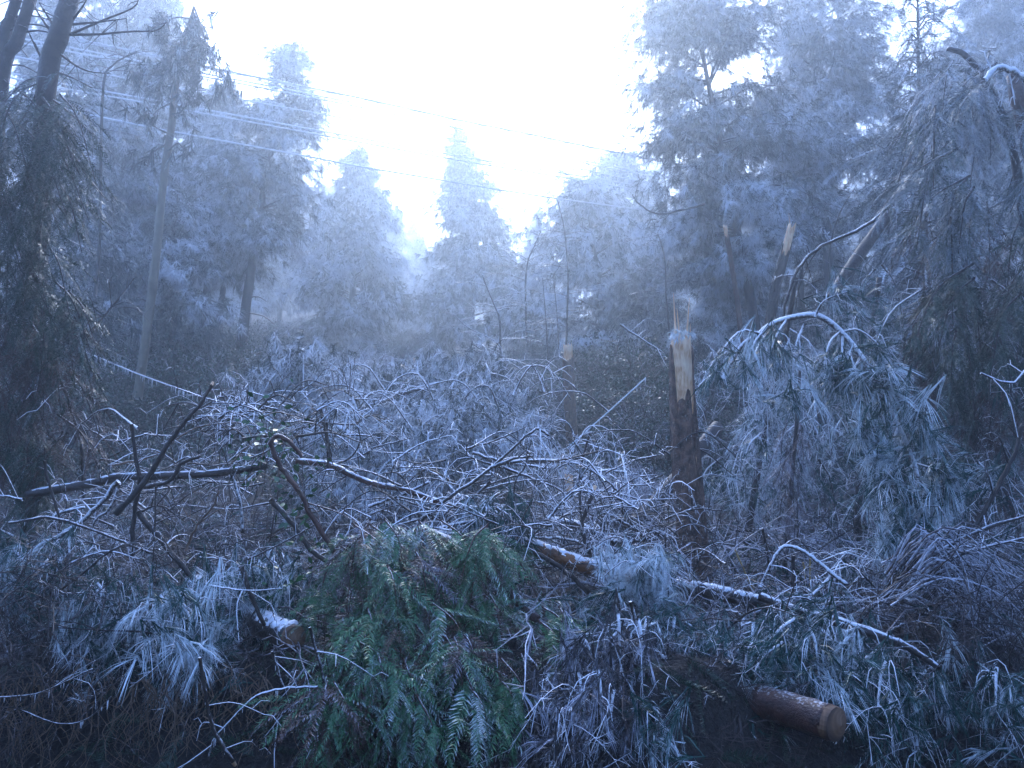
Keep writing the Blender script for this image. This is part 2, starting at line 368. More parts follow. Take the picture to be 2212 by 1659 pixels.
def stand_tree(name, label, pxb, y, pxt, pyt, W, c0, r0, seed, Ts=MID, tuft=.30, dens=11, frost=.55, leaf=PINE, bark=BARK, ty=0., group=None, cat='tree', **kw):
    if y < 22 and Ts is MID: Ts = MIDF; tuft *= .82; dens *= 1.45
    zb = 0.; x = xat(pxb, y, gz(0, y)); zb = float(gz(x, y)); x = xat(pxb, y, zb)
    zt = zat(pyt, y + ty); H = zt - zb; tx = xat(pxt, y + ty, zt) - x
    o = empty(name, (x, y, zb), label, cat, group)
    tb, cb = tree_meshes(H, c0, W, r0, seed, Ts, tuft, dens, frost, (tx, ty), **kw)
    tb.build('trunk', bark, o); cb.build('crown', leaf, o)
    return o
ST = stand_tree  # the most frosted hazy pines are whitened beyond rime, paling as haze would
ST('pine_tree', 'tall rimed pine with sky gaps and a fluffy tip, beside the pale bare pole', 508, 19, 640, 95, 2.0, .38, .15, 101, tuft=.30, dens=26, frost=0.72, gap=.12)
ST('pine_tree', 'dark trunked pine just behind and right of the pale bare pole', 420, 21, 470, 180, 2.2, .42, .15, 102, dens=24, frost=0.62)
ST('pine_tree', 'large hazy pine at the upper left whose top leaves the picture behind the power lines', 205, 25, 330, -110, 3.4, .25, .17, 103, tuft=.36, dens=20, frost=0.62)
ST('pine_tree', 'hazy pine behind the dark leaning trunks in the upper left corner', 110, 22, 150, -160, 2.6, .25, .15, 104, tuft=.34, dens=20, frost=0.54)
ST('pine_tree', 'broad pine half hidden between the corner pine and the pale pole on the left slope', 250, 18, 265, 190, 2.0, .33, .12, 105, dens=23, frost=0.62)
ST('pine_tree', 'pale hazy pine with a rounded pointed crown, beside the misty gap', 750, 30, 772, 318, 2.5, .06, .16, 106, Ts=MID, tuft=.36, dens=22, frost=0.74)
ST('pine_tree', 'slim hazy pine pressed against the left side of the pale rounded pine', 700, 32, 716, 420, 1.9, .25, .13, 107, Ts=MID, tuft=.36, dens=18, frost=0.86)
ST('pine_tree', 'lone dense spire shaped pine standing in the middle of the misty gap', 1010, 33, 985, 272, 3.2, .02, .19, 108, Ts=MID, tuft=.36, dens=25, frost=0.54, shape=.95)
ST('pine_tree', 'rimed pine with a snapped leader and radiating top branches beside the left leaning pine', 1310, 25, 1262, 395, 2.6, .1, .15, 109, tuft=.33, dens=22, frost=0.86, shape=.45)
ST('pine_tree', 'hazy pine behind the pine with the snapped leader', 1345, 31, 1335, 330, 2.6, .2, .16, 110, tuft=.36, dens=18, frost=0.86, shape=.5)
ST('pine_tree', 'tall left leaning pine on the right, its crown fringing the open sky', 1672, 15.5, 1480, -70, 2.05, .30, .12, 111, tuft=.28, dens=28, frost=0.67, gap=.10, shape=.35)
ST('pine_tree', 'tall pine whose thick dark trunk shows through gaps, beside the left leaning pine', 1826, 18, 1780, -150, 2.5, .34, .16, 112, tuft=.30, dens=25, frost=0.64, gap=.12, shape=.5)
ST('pine_tree', 'hazy pine filling the upper right corner behind the drooping fir', 2140, 20, 2150, -140, 3.0, .35, .16, 113, tuft=.34, dens=20, frost=0.57)
ST('pine_tree', 'shorter bushy pine between the two tall right hand trunks', 1745, 21, 1725, 270, 2.2, .2, .13, 114, tuft=.32, dens=20, frost=0.62)
ST('pine_tree', 'dim pine standing behind the broken fir on the right slope', 1960, 16, 1945, 300, 2.0, .2, .12, 115, tuft=.30, dens=22, frost=0.54)
ST('pine_tree', 'low dark pine on the slope under the pine with the snapped leader', 1400, 20, 1395, 560, 1.7, .1, .10, 116, tuft=.30, dens=22, frost=0.52)
ST('pine_tree', 'thin dark trunked pine left of the trunk with the sky gaps', 455, 24, 520, 330, 1.7, .4, .12, 117, dens=20, frost=0.62)
ST('pine_tree', 'bushy low pine just right of the pale bare pole at its foot', 380, 17, 385, 420, 1.5, .2, .09, 122, tuft=.28, dens=22, frost=.5)
ST('pine_tree', 'dim pine standing between the corner fir and the pale bare pole', 175, 15, 190, 330, 1.6, .2, .10, 123, tuft=.28, dens=20, frost=.42)
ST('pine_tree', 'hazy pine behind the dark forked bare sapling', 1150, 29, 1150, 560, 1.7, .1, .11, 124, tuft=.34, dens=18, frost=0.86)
ST('pine_tree', 'bushy pine at the foot of the left leaning pine', 1560, 17, 1550, 470, 1.7, .12, .1, 125, tuft=.29, dens=22, frost=.52)
ST('fir_tree', 'narrow drooping fir with layered hanging boughs near the upper right corner', 2040, 11, 1982, -25, .85, .25, .075, 118, Ts=FIRS, tuft=.42, dens=16, frost=.42, leaf=PINE, droop=.95, whorl=.3)

# far trees on the misty hillside: six kinds, copied
far = []
for kf in range(6):
    tb, cb = tree_meshes(11 + kf * .6, .12, 2.2 + .15 * (kf % 3), .15, 200 + kf, FAR_, .5, 10, .95, (rng.normal() * .3, 0), shape=.6, tw=0)  # heavy rime, whitened further to stand in for distance haze
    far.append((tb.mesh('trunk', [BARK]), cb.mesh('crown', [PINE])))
r = np.random.default_rng(5); spots = []
while len(spots) < 120:
    y = r.uniform(46, 128); x = r.uniform(-.68, .68) * y
    if all((x - a) ** 2 + (y - b) ** 2 > 9 for a, b in spots): spots.append((x, y))
special = [(1290, 300, 48), (1200, 345, 52), (1180, 420, 44), (880, 455, 62), (690, 350, 42), (1330, 400, 40)]
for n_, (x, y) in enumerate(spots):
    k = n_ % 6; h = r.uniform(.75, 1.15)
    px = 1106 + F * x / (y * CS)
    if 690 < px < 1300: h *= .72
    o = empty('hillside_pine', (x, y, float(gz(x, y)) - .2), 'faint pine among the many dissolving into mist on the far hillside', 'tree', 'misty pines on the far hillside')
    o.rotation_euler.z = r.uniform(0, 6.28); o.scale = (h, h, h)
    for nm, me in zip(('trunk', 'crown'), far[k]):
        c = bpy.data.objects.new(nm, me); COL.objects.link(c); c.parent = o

# ------------------------------------------------------------------ low understory: shrubs, undergrowth
def shrub_mesh(seed, R, H, frost, twigs, leaves, arch=.5, Ts=TWIG):
    r = np.random.default_rng(seed); mb = MB(); k = twigs
    a = r.uniform(0, 6.28, k); rad = R * .25 * r.random(k); pos = np.stack([np.cos(a) * rad, np.sin(a) * rad, np.zeros(k)], 1)
    out = r.uniform(.15, 1., k); D = np.stack([np.cos(a) * out, np.sin(a) * out, np.full(k, .9)], 1)
    sc_many(mb, Ts, pos, D, H * r.uniform(.8, 1.45, k), arch * r.uniform(.5, 1.3, k), np.clip(frost + r.normal(size=k) * .15, 0, 1), 0, r)
    p2 = []
    k2 = int(twigs * 2.2); a = r.uniform(0, 6.28, k2); u = r.random(k2) ** .5; zz = H * (1 - u ** 2 * .75) * r.uniform(.5, 1, k2)
    pos = np.stack([np.cos(a) * R * u, np.sin(a) * R * u, zz], 1); D = np.stack([np.cos(a) * .7, np.sin(a) * .7, r.normal(size=k2) * .5 - .2], 1) + r.normal(size=(k2, 3)) * .5
    sc_many(mb, Ts, pos, D, H * r.uniform(.25, .5, k2), .3, np.clip(frost + r.normal(size=k2) * .15 + .05, 0, 1), 0, r)
    if leaves:
        k3 = leaves; a = r.uniform(0, 6.28, k3); u = r.random(k3) ** .5; zz = H * (1.05 - u ** 2 * .7) * r.uniform(.25, 1, k3)
        pos = np.stack([np.cos(a) * R * u, np.sin(a) * R * u, zz], 1)
        sc_many(mb, LEAFY, pos, r.normal(size=(k3, 3)), .2 * r.uniform(.7, 1.4, k3), .1, np.clip(frost + r.normal(size=k3) * .2 - .1, 0, 1), 1, r)
    return mb
def shrub(label, px, y, R, H, seed, frost=.7, twigs=40, leaves=0, mats=(BRUSH, DARK), dz=0., group=None):
    x = xat(px, y, float(gz(0, y))); z = float(gz(x, y)); x = xat(px, y, z)
    return tag(shrub_mesh(seed, R, H, frost, twigs, leaves).build('frosted_shrub', list(mats)), label, 'shrub', group), (x, y, z + dz)
for args, kw in [(('white rimed dome of twigs left of the thin cut stick, before the pale rounded pine', 800, 20.5, 1.25, 1.5, 301), dict(frost=.85, twigs=110)),
                 (('violet grey dome of fine arching twigs between the two broken trunks', 1345, 9.2, .85, .75, 302), dict(frost=.68, twigs=80)),
                 (('small rimed shrub left of the white twig dome', 655, 14, .8, .9, 303), dict(frost=.7, twigs=50)),
                 (('low rimed shrub at the foot of the spire shaped pine', 1110, 18, 1., 1.3, 304), dict(frost=.6, twigs=50, leaves=25)),
                 (('leafy dark shrub left of the mid distance snag', 1165, 15, .9, 1.3, 305), dict(frost=.5, twigs=36, leaves=70)),
                 (('round rimed shrub right of the pale bare pole', 560, 15, .9, 1., 306), dict(frost=.55, twigs=40, leaves=40)),
                 (('dim shrub under the pine with sky gaps', 470, 17, 1.1, 1.4, 307), dict(frost=.4, twigs=40, leaves=60)),
                 (('grey rimed shrub behind the big splintered snag', 1430, 13, 1., 1.4, 308), dict(frost=.5, twigs=46, leaves=50))]:
    o, loc = shrub(*args, **kw); o.location = loc
und = [shrub_mesh(320 + k, 1.0, 1.35, (.15, .38, .26)[k % 3], 26, 60).mesh('understory_shrub', [BRUSH, DARK]) for k in range(4)]
r = np.random.default_rng(9)
n_ = 0
while n_ < 240:
    y = r.uniform(13, 36); a = r.uniform(-.66, .66); x = a * y
    px = 1106 + F * x / (y * CS)
    if y < 16 and 700 < px < 1350: continue
    if y < 21 and 720 < px < 900: continue
    if y > 20 and 880 < px < 1130 and r.random() < .8: continue
    o = bpy.data.objects.new('understory_shrub', und[n_ % 4]); COL.objects.link(o); s = r.uniform(.45, 1.1) * (1.25 if abs(a) > .3 else .85)
    o.location = (x, y, float(gz(x, y)) - .1); o.rotation_euler.z = r.uniform(0, 6.28); o.scale = (s, s, s * r.uniform(.9, 1.3))
    tag(o, 'dim frosted evergreen shrub in the understory below the slope pines', 'shrub', 'understory shrubs below the pines'); n_ += 1
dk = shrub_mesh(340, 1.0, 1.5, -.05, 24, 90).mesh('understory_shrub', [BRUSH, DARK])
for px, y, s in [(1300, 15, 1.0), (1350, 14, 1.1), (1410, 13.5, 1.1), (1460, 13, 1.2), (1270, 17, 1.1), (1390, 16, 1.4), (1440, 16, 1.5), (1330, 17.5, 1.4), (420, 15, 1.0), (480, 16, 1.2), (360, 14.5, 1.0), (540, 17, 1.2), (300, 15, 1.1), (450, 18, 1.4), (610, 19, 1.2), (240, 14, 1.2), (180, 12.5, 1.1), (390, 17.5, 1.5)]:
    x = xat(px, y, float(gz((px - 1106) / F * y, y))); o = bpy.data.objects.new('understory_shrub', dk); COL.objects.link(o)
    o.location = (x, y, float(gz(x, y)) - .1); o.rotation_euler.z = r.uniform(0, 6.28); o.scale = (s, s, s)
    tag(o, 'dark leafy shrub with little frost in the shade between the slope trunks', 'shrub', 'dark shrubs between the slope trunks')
ug = MB(); k = 3800
y = 5.2 + 36 * r.random(k) ** 1.7; x = r.uniform(-.68, .68, k) * (y + 1); z = gz(x, y)
sc_many(ug, TWIGM, np.stack([x, y, z - .03], 1), np.stack([r.normal(size=k) * .8, r.normal(size=k) * .8, np.full(k, .7)], 1), r.uniform(.4, .95, k) * np.clip(y / 12, .7, 1.4), .5 * r.random(k), r.uniform(0, .62, k) + .25 * (y < 9), 0, r)
k = 2200; y = 9.5 + 30 * r.random(k) ** 1.5; x = r.uniform(-.68, .68, k) * (y + 1); z = gz(x, y) + r.uniform(.05, .5, k)
sc_many(ug, LEAFY, np.stack([x, y, z], 1), r.normal(size=(k, 3)), r.uniform(.14, .3, k), .1, r.uniform(-.1, .45, k), 1, r)
kind(ug.build('undergrowth', [BRUSH, DARK]), 'stuff')['label'] = 'rimed undergrowth and brush covering the slope'

# ------------------------------------------------------------------ boughs
def pts(s, d0, d1=None):
    q = [tuple(float(c) for c in p.split(',')) for p in s.split()]
    d1 = d0 if d1 is None else d1; L = np.concatenate([[0], np.cumsum([math.hypot(b[0] - a[0], b[1] - a[1]) for a, b in zip(q, q[1:])])]); L = L / L[-1]
    return np.array([P(p[0], p[1], (d0 + (d1 - d0) * l) if len(p) < 3 else p[2]) for p, l in zip(q, L)])
def lerp(p, t):
    s = np.linspace(0, 1, len(p)); return np.stack([np.interp(t, s, p[:, k]) for k in range(3)], 1)
def side_arcs(mb, stem, n, L, r, rad, frost, t0=.15, droopy=1., mat=0, up=.4):
    """side branches that leave the stem sideways and droop; returns their polylines"""
    out = []; T = nrm(np.gradient(stem, axis=0))
    for t in np.sort(r.uniform(t0, 1, n)):
        i = int(t * (len(stem) - 1)); p = stem[i]; l = L * r.uniform(.5, 1.15) * (1 - .35 * t)
        h = nrm(np.cross(T[i], r.normal(size=3))); d = nrm(T[i] * .5 + h * .9 + np.array([0, 0, up]))
        e = p + d * l * .75; e[2] -= droopy * l * .65; m = p + d * l * .5
        a = spline([p, m, e], 6); mb.tube(a, np.linspace(rad, rad * .35, 6), 5, frost, mat, cap=False); out.append(a)
    return out
def pine_bough(stem, r0, r1, nside, L, seed, tuft=.17, per=5, frost=.45, Ts=NEAR, n=14, droop=.55, t0=.1, droopy=1., up=.3, spread=.06, tip=6, fs=.5, tmin=.45, down=-.1, twigs=1):
    r = np.random.default_rng(seed); mb = MB(); st = spline(stem, n)
    mb.tube(st, np.linspace(r0, r1, n), 7, fs, 0, rough=.04, rnd=r)
    arcs = side_arcs(mb, st, nside, L, r, max(.004, r0 * .35), fs + .1, t0, droopy, up=up)
    pos = []; D = []
    for a in arcs + ([st] if tip else []):
        kk = per if a is not st else tip
        t = r.uniform(tmin, 1, kk); t[0] = 1; q = lerp(a, t) + r.normal(size=(kk, 3)) * spread; tg = nrm(a[-1] - a[-3])
        pos.append(q); D.append(nrm(tg * .8 + r.normal(size=(kk, 3)) * .75 + np.array([0, 0, down])))
    if twigs:
        tp_ = []; td = []
        for a in arcs + [st]:
            t = r.uniform(.2, 1, twigs); tp_.append(lerp(a, t)); td.append(nrm(nrm(a[-1] - a[0]) * .6 + r.normal(size=(twigs, 3)) * .7 + np.array([0, 0, -.15])))
        tp_ = np.vstack(tp_); sc_many(mb, TWIGM, tp_, np.vstack(td), L * r.uniform(.5, 1., len(tp_)), .4, r.uniform(.35, 1, len(tp_)), 0, r)
    pos = np.vstack(pos); D = np.vstack(D); k = len(pos)
    sc_many(mb, Ts, pos, D, tuft * r.uniform(.5, 1.3, k), droop, np.clip(frost - .04 + r.normal(size=k) * .3, 0, 1), 1, r)
    return mb
def fir_bough(stem, r0, n, L, seed, frost=.2, Ts=FIRS, droop=.25, m=16, sub=2, flat=.5, fs=.3):
    r = np.random.default_rng(seed); mb = MB(); st = spline(stem, m); mb.tube(st, np.linspace(r0, r0 * .3, m), 5, fs)
    T = nrm(np.gradient(st, axis=0)); t = np.sort(r.uniform(.05, 1, n)); i = (t * (m - 1)).astype(int); p = lerp(st, t)
    sd = nrm(np.cross(T[i], np.array([0, -.3, 1.]))) * np.where(np.arange(n) % 2, 1, -1)[:, None]
    D = nrm(T[i] * .75 + sd * r.uniform(.3, 1, (n, 1)) + r.normal(size=(n, 3)) * flat * .4 + np.array([0, 0, -.2]))
    S = L * r.uniform(.6, 1.15, n) * (1.05 - .4 * t); fr = np.clip(frost + r.normal(size=n) * .13, 0, 1)
    def put(p, D, S, fr):
        Rm = frames(D, r.normal(size=len(p)) * flat * .8); wh = r.integers(0, len(Ts), len(p))
        for i_, T_ in enumerate(Ts):
            z = wh == i_
            if z.any(): mb.scatter(T_, p[z], Rm[z], S[z], droop, fr[z], 1)
    put(p, D, S, fr)
    for q in range(sub):                                    # shoots on the shoots
        u = r.uniform(.25, .75, n); p2 = p + D * (S * u)[:, None]; D2 = nrm(D * .7 + nrm(np.cross(D, r.normal(size=(n, 3)))) * .7 + np.array([0, 0, -.2]))
        put(p2, D2, S * r.uniform(.4, .7, n), np.clip(fr + r.normal(size=n) * .08, 0, 1))
    return mb

# ------------------------------------------------------------------ broken standing trunks
def snag(name, label, axis, rad, hb, hw, seed, bark=SNAGB, frost=.1, spikes=(), roots=False, cat='broken trunk', ice=0, taper=1.15):
    """bark shell ending at hb(angle), torn wood core ending at hw(angle); both as fractions of the axis"""
    r = np.random.default_rng(seed); ax = spline(axis, 40); S = 28; a = np.linspace(0, 2 * math.pi, S, endpoint=False)
    o = empty(name, tuple(ax[0]), label, cat); vert = r.normal(size=S) * .05
    def shell(hf, k, rows, rough, mat_, nm, close):
        mb = MB(); h = np.array([hf(x) for x in a]); V = []
        for i in range(rows):
            u = (i / (rows - 1)) * h; c = lerp(ax, np.clip(u, 0, 1)); rr = rad * (taper - (taper - 1) * u) * k
            f = (1 + r.normal(size=S) * rough + vert * (1.3 if rough > .03 else .6) + .10 * max(0, 1 - u.mean() / .12) ** 2) if rough else np.ones(S) * (1 + .04 * np.sin(7 * a))
            V.append(c + (rr * f)[:, None] * np.stack([np.cos(a), np.sin(a), np.zeros(S)], 1))
        if not close:                                       # thickness of the torn bark edge
            c = lerp(ax, np.clip(h, 0, 1)); V.append(c + (rad * .8) * np.stack([np.cos(a), np.sin(a), np.zeros(S)], 1) - (0, 0, .01)); rows += 1
        V = np.array(V); i, j = np.meshgrid(np.arange(rows - 1), np.arange(S), indexing='ij')
        q = np.stack([i * S + j, i * S + (j + 1) % S, (i + 1) * S + (j + 1) % S, (i + 1) * S + j], -1).reshape(-1, 4); mb.add(V, q, frost)
        if close:
            c = V[-1].mean(0); c[2] -= rad * .8; mb.add([c], np.zeros((0, 3), int)); ci = mb.n - 1; b = (rows - 1) * S
            mb.f.append(np.array([[b + jj, b + (jj + 1) % S, ci] for jj in range(S)])); mb.m.append(np.zeros(S, int))
        return mb.build(nm, mat_, o, tuple(ax[0]), smooth=rough < .03)
    shell(hb, 1.0, 44, .035, bark, 'bark', False); shell(hw, .87, 22, .012, WOOD, 'torn_wood', True)
    for (th, h0, h1, w_) in spikes:
        c = lerp(ax, np.array([h0]))[0] + rad * .6 * np.array([math.cos(th), math.sin(th), 0]); L = (h1 - h0) * np.linalg.norm(ax[-1] - ax[0])
        mb = MB(); tp = c + np.array([r.normal() * .05 * L, 0, L]); mb.tube(spline([c, (c + tp) / 2 + r.normal(size=3) * .004, tp], 5), np.linspace(w_, .0015, 5), 5, 0.)
        mb.build('splinter', WOOD, o, tuple(ax[0]))
    return o, ax
def jag(base, amp, seed, front=None, fd=0., fw=1.0):
    """ragged height by angle; front: the angle where the edge drops by fd over the half width fw"""
    r = np.random.default_rng(seed); k = r.normal(size=28) * amp
    def f(x):
        i = int(round(x / (2 * math.pi) * 28)) % 28; h = base + k[i]
        if front is not None:
            dd = abs((x - front + math.pi) % (2 * math.pi) - math.pi); h -= fd * max(0., min(1., (fw - dd) / .25 + .5))
        return h
    return f
FRONT = 1.5 * math.pi
sn, ax = snag('splintered_pine', 'thick broken pine trunk with a pale splintered top standing above the fallen logs', pts('1508,1310 1495,1150 1482,980 1474,860 1471,728', 6.4), .092,
              jag(.95, .03, 1, FRONT + .2, .21, 1.05), jag(.97, .045, 2), 11, taper=1.48,
              spikes=[(FRONT - .9, .88, 1.16, .022), (FRONT - .25, .9, 1.10, .022), (FRONT + .15, .9, 1.14, .018), (FRONT + 1.3, .8, 1.04, .022), (FRONT - 1.5, .85, 1.02, .018), (FRONT + .8, .74, .92, .02), (FRONT - .6, .78, .97, .018)])
mb = MB(); r = np.random.default_rng(3); c = ax[-1]; k = 22
an = r.uniform(0, 6.28, k); sc_many(mb, NEAR, c + np.stack([np.cos(an) * .075, np.sin(an) * .075, r.uniform(-.05, .05, k)], 1), np.stack([np.cos(an), np.sin(an), r.uniform(-.5, .35, k)], 1), .08, .5, .95, 0, r)
mb.build('rimed_needles', ICY, sn, tuple(ax[0]))
snag('snapped_pine', 'thin snapped trunk with a pale torn tip in the middle distance', pts('1242,1010 1233,900 1228,800 1227,742', 12.5), .082, jag(.83, .02, 4, FRONT - .2, .06), jag(.975, .025, 5), 12, frost=-.1, bark=BARKT)
snag('torn_stub', 'short torn stub with pale wood low in front of the thin snapped trunk', pts('1231,1075 1229,1045 1228,1022', 8.2), .045, jag(.55, .05, 6, FRONT, .4), jag(.95, .04, 7), 13)
snag('cut_stick', 'thin upright stick with a pale cut tip beside the white twig dome', pts('894,840 896,810 895,773', 14), .022, jag(.86, .01, 8), jag(.99, .005, 9), 14, frost=.3)
snag('leaning_snag', 'leaning snapped trunk with an orange torn tip below the tall right hand pines', pts('1655,760 1673,636 1692,560 1712,482', 10), .058, jag(.80, .03, 10, FRONT, .08), jag(.97, .02, 15), 15, bark=BARK,
     spikes=[(FRONT, .9, 1.06, .014)])
snag('red_snag', 'slender reddish broken trunk left of the leaning pine stem', pts('1604,760 1594,660 1580,570 1566,486', 12), .034, jag(.90, .02, 20), jag(.98, .02, 21), 16, bark=BARKR)

# ------------------------------------------------------------------ logs
def log(name, label, p, d0, d1, r0, r1, seed, bark=BARK, cut=None, crust=.4, frost=.35, cat='log', n=30, S=18):
    r = np.random.default_rng(seed); q = pts(p, d0, d1) if isinstance(p, str) else p; st = spline(q, n); rd = np.linspace(r0, r1, n) * (1 + r.normal(size=n) * .025)
    o = empty(name, tuple(st[0]), label, cat); mb = MB(); mb.tube(st, rd, S, frost, rough=.025, rnd=r); mb.build('bark', bark, o, tuple(st[0]))
    if crust:                                               # patchy crust of frozen snow along the top
        T = nrm(np.gradient(st, axis=0)); m = n * 3; t = np.linspace(.02, .98, m); c = lerp(st, t); rr = np.interp(t, np.linspace(0, 1, n), rd)
        tt = lerp(T, t); sdv = nrm(np.cross(tt, np.array([0, 0, 1.]))); upv = np.cross(sdv, tt); A = np.linspace(-1.15, 1.15, 15)
        ns = r.normal(size=(m, 15)); 
        for _ in range(2): ns = (ns + np.roll(ns, 1, 0) + np.roll(ns, -1, 0) + np.roll(ns, 1, 1) + np.roll(ns, -1, 1)) / 2.6
        thick = .015 + .05 * np.exp(-(A / .7) ** 2)[None] + ns * .07
        V = c[:, None] + (rr[:, None] * (1.0 + thick))[..., None] * (np.sin(A)[None, :, None] * sdv[:, None] + np.cos(A)[None, :, None] * upv[:, None])
        keep = (ns * 1.1 + .95 - (np.abs(A) / (.55 + .5 * crust))[None] ** 2) > .25; V[~keep] = (c[:, None] + (rr[:, None] * .97)[..., None] * (np.sin(A)[None, :, None] * sdv[:, None] + np.cos(A)[None, :, None] * upv[:, None]))[~keep]
        i, j = np.meshgrid(np.arange(m - 1), np.arange(14), indexing='ij'); f = np.stack([i * 15 + j, i * 15 + j + 1, (i + 1) * 15 + j + 1, (i + 1) * 15 + j], -1).reshape(-1, 4)
        kk = keep.reshape(-1); f = f[kk[f].any(1)]
        mb = MB(); mb.add(V, f, .8); mb.build('frozen_snow', ICE, o, tuple(st[0]))
    if cut is not None:
        e = 0 if cut == 0 else -1; t = nrm(st[1] - st[0]) * -1 if cut == 0 else nrm(st[-1] - st[-2])
        mb = MB(); mb.tube([st[e] - t * .01, st[e] + t * (.012 + .3 * rd[e])], [rd[e] * .985, rd[e] * .95], 24, 0., rough=.012)
        mb.build('cut_end', CUT, o, tuple(st[0]), smooth=False)
    return o
log('sawn_log', 'thick log with a round sawn end and snowy top left of the green fir boughs', '415,1268 470,1302 560,1345 630,1377', 5.2, 4.4, .085, .072, 1, cut=1, crust=.5)
log('fallen_log', 'frost topped log entering from the left edge', '-60,1195 0,1217 75,1236 150,1262', 5.0, 4.9, .046, .042, 2, crust=.6)
log('sawn_log', 'reddish log with a sawn end in the lower right corner', '1500,1478 1562,1497 1680,1525 1792,1560', 4.3, 3.7, .078, .080, 3, bark=BARKR, cut=1, crust=0, frost=.12)
log('leaning_log', 'dark leaning log propped behind the thick broken trunk', '1370,1132 1453,1044 1551,920', 8.2, 9., .08, .075, 4, crust=0, frost=.0)
log('fallen_log', 'short frost covered log heap below the arching branches in the middle', '1180,1118 1195,1126 1242,1133 1268,1144 1340,1178', 6.3, 5.9, .036, .030, 5, crust=.7, frost=.4)
log('fallen_log', 'orange brown peeled log with a snowy top left of the thick broken trunk', '1116,1170 1210,1204 1310,1236 1442,1262', 5.3, 5.0, .052, .050, 6, bark=bark_mat('peeled_orange_bark', (.02, .010, .007), (.30, .11, .025), bias=-.2, sc1=7), crust=.6, cut=None)
log('broken_log', 'black log with a pale torn end crossing in front of the thick broken trunk', '1425,1262 1520,1276 1600,1292 1652,1306', 5.02, 4.85, .044, .046, 7, cut=1, crust=.6)
log('thin_log', 'thin snowy log end right of the pale torn log end', '1640,1288 1720,1318 1812,1342', 4.75, 4.5, .026, .02, 8, crust=.5, n=16, S=10)
log('forked_log', 'dark forked branch end lying among icy tufts at the right', '1800,1340 1920,1382 1960,1398 2030,1444', 4.25, 4.1, .028, .014, 9, crust=.3, n=16, S=10)
log('downed_pole', 'long thin trunk lying level across the left foreground', '60,1068 202,1044 259,1031 391,1027 497,1019 575,1006', 5.7, 5.4, .032, .024, 10, frost=.1, crust=.25, n=30, S=12)
log('downed_pole', 'reddish tapering trunk sloping from the leafy vine to the middle of the pile', '640,996 714,1005 760,1027 813,1047 881,1060 956,1087 1037,1101', 5.5, 5.4, .022, .017, 12, bark=BARKR, crust=.45, n=34, S=10)

# ------------------------------------------------------------------ loose branches
def icicles(mb, st, r, n, mat=1):
    t = r.uniform(.02, .98, n); p = lerp(st, t); L = r.uniform(.01, .045, n)
    for a, l in zip(p, L): mb.tube([a, a - (0, 0, l)], [.0035, .0008], 3, .8, mat, cap=False)
def branch(label, s, d, a, b, frost=.5, tw=4, tl=.28, bark=BARK, name='broken_branch', cat='branch', d1=None, cut=None, group=None, seed=None, ic=None, side=None):
    seed = seed or sum(map(ord, s)); r = np.random.default_rng(seed); q = pts(s, d, d1); k = max(8, 4 * len(q)); st = spline(q, k)
    ln = np.linalg.norm(np.diff(st, axis=0), axis=1).sum(); mb = MB(); ra, rb = a / F * d, b / F * (d1 or d)
    wob = st + r.normal(size=st.shape) * ra * .22; wob[0] = st[0]; wob[-1] = st[-1]
    mb.tube(wob, np.linspace(ra, rb, k) * (1 + r.normal(size=k) * .07), 8, frost, rough=.05, rnd=r); st = wob
    T = nrm(np.gradient(st, axis=0))
    for t in r.uniform(.12, .98, tw):
        i = int(t * (k - 1)); h = nrm(np.cross(T[i], r.normal(size=3))); dd = nrm(T[i] * r.uniform(.2, .8) + h + np.array([0, 0, .25])); l = tl * r.uniform(.4, 1.2)
        e = st[i] + dd * l; e[2] -= .35 * l; arc = spline([st[i], st[i] + dd * l * .55 + r.normal(size=3) * .02, e], 6)
        rr = min(ra * .5, .006); mb.tube(arc, np.linspace(rr, .002, 6), 5, frost + .1, cap=False)
        for _ in range(2):
            j = r.integers(2, 6); d2 = nrm(dd + r.normal(size=3) * .8); e2 = arc[j] + d2 * l * r.uniform(.25, .5); mb.tube([arc[j], (arc[j] + e2) / 2 + (0, 0, .01), e2 - (0, 0, .02)], [rr * .6, rr * .5, .0015], 4, frost + .1, cap=False)
    icicles(mb, st, r, int(ln * 16) if ic is None else ic)
    if cut is not None:
        e = st[0] if cut == 0 else st[-1]; t = -T[0] if cut == 0 else T[-1]; rr = ra if cut == 0 else rb
        mb.tube([e - t * .004, e + t * rr * 1.6], [rr * 1.04, rr * .8], 8, 0., 2)
    o = mb.build(name, [bark, ICE, WOOD], None, tuple(st[0])); return tag(o, label, cat, group)
B = branch
# middle of the pile
B('long straight branch rising from the green fir boughs to a hooked tip', '902,1131 963,1080 1062,1009 1147,934 1169,930 1186,941', 5.4, 5, 2, .55, 5)
B('short forked branch lying right of the rising hooked branch', '1062,1009 1108,991 1151,985', 5.4, 4.5, 2.5, .6, 2)
B('long arching branch bowed over the middle of the pile', '1062,1006 1133,995 1204,996 1254,1003 1289,1022 1318,1044 1338,1067 1345,1110', 5.5, 4, 2.2, .7, 6)
B('straight icy branch slanting below the long arch', '1085,1008 1151,1034 1201,1053 1224,1070', 5.7, 3.2, 2, .7, 3)
B('short bent twig dropping from the forked branch', '1141,984 1130,1014 1112,1044 1112,1133', 5.4, 3, 1.2, .6, 1)
B('white curled twig hanging from the top of the long arch', '1254,1004 1251,1034 1240,1062 1215,1090', 5.45, 3.6, 2, .9, 2)
B('upright wavy dark twig beside the mid distance snag', '1275,936 1264,970 1256,1009 1254,1060 1256,1138', 5.6, 2.6, 2.2, .4, 2)
B('thick dark broken stub standing upright in the middle of the pile', '1283,1056 1268,1101 1257,1140 1267,1179 1279,1202', 5.3, 4.5, 4.5, .3, 2, cut=0)
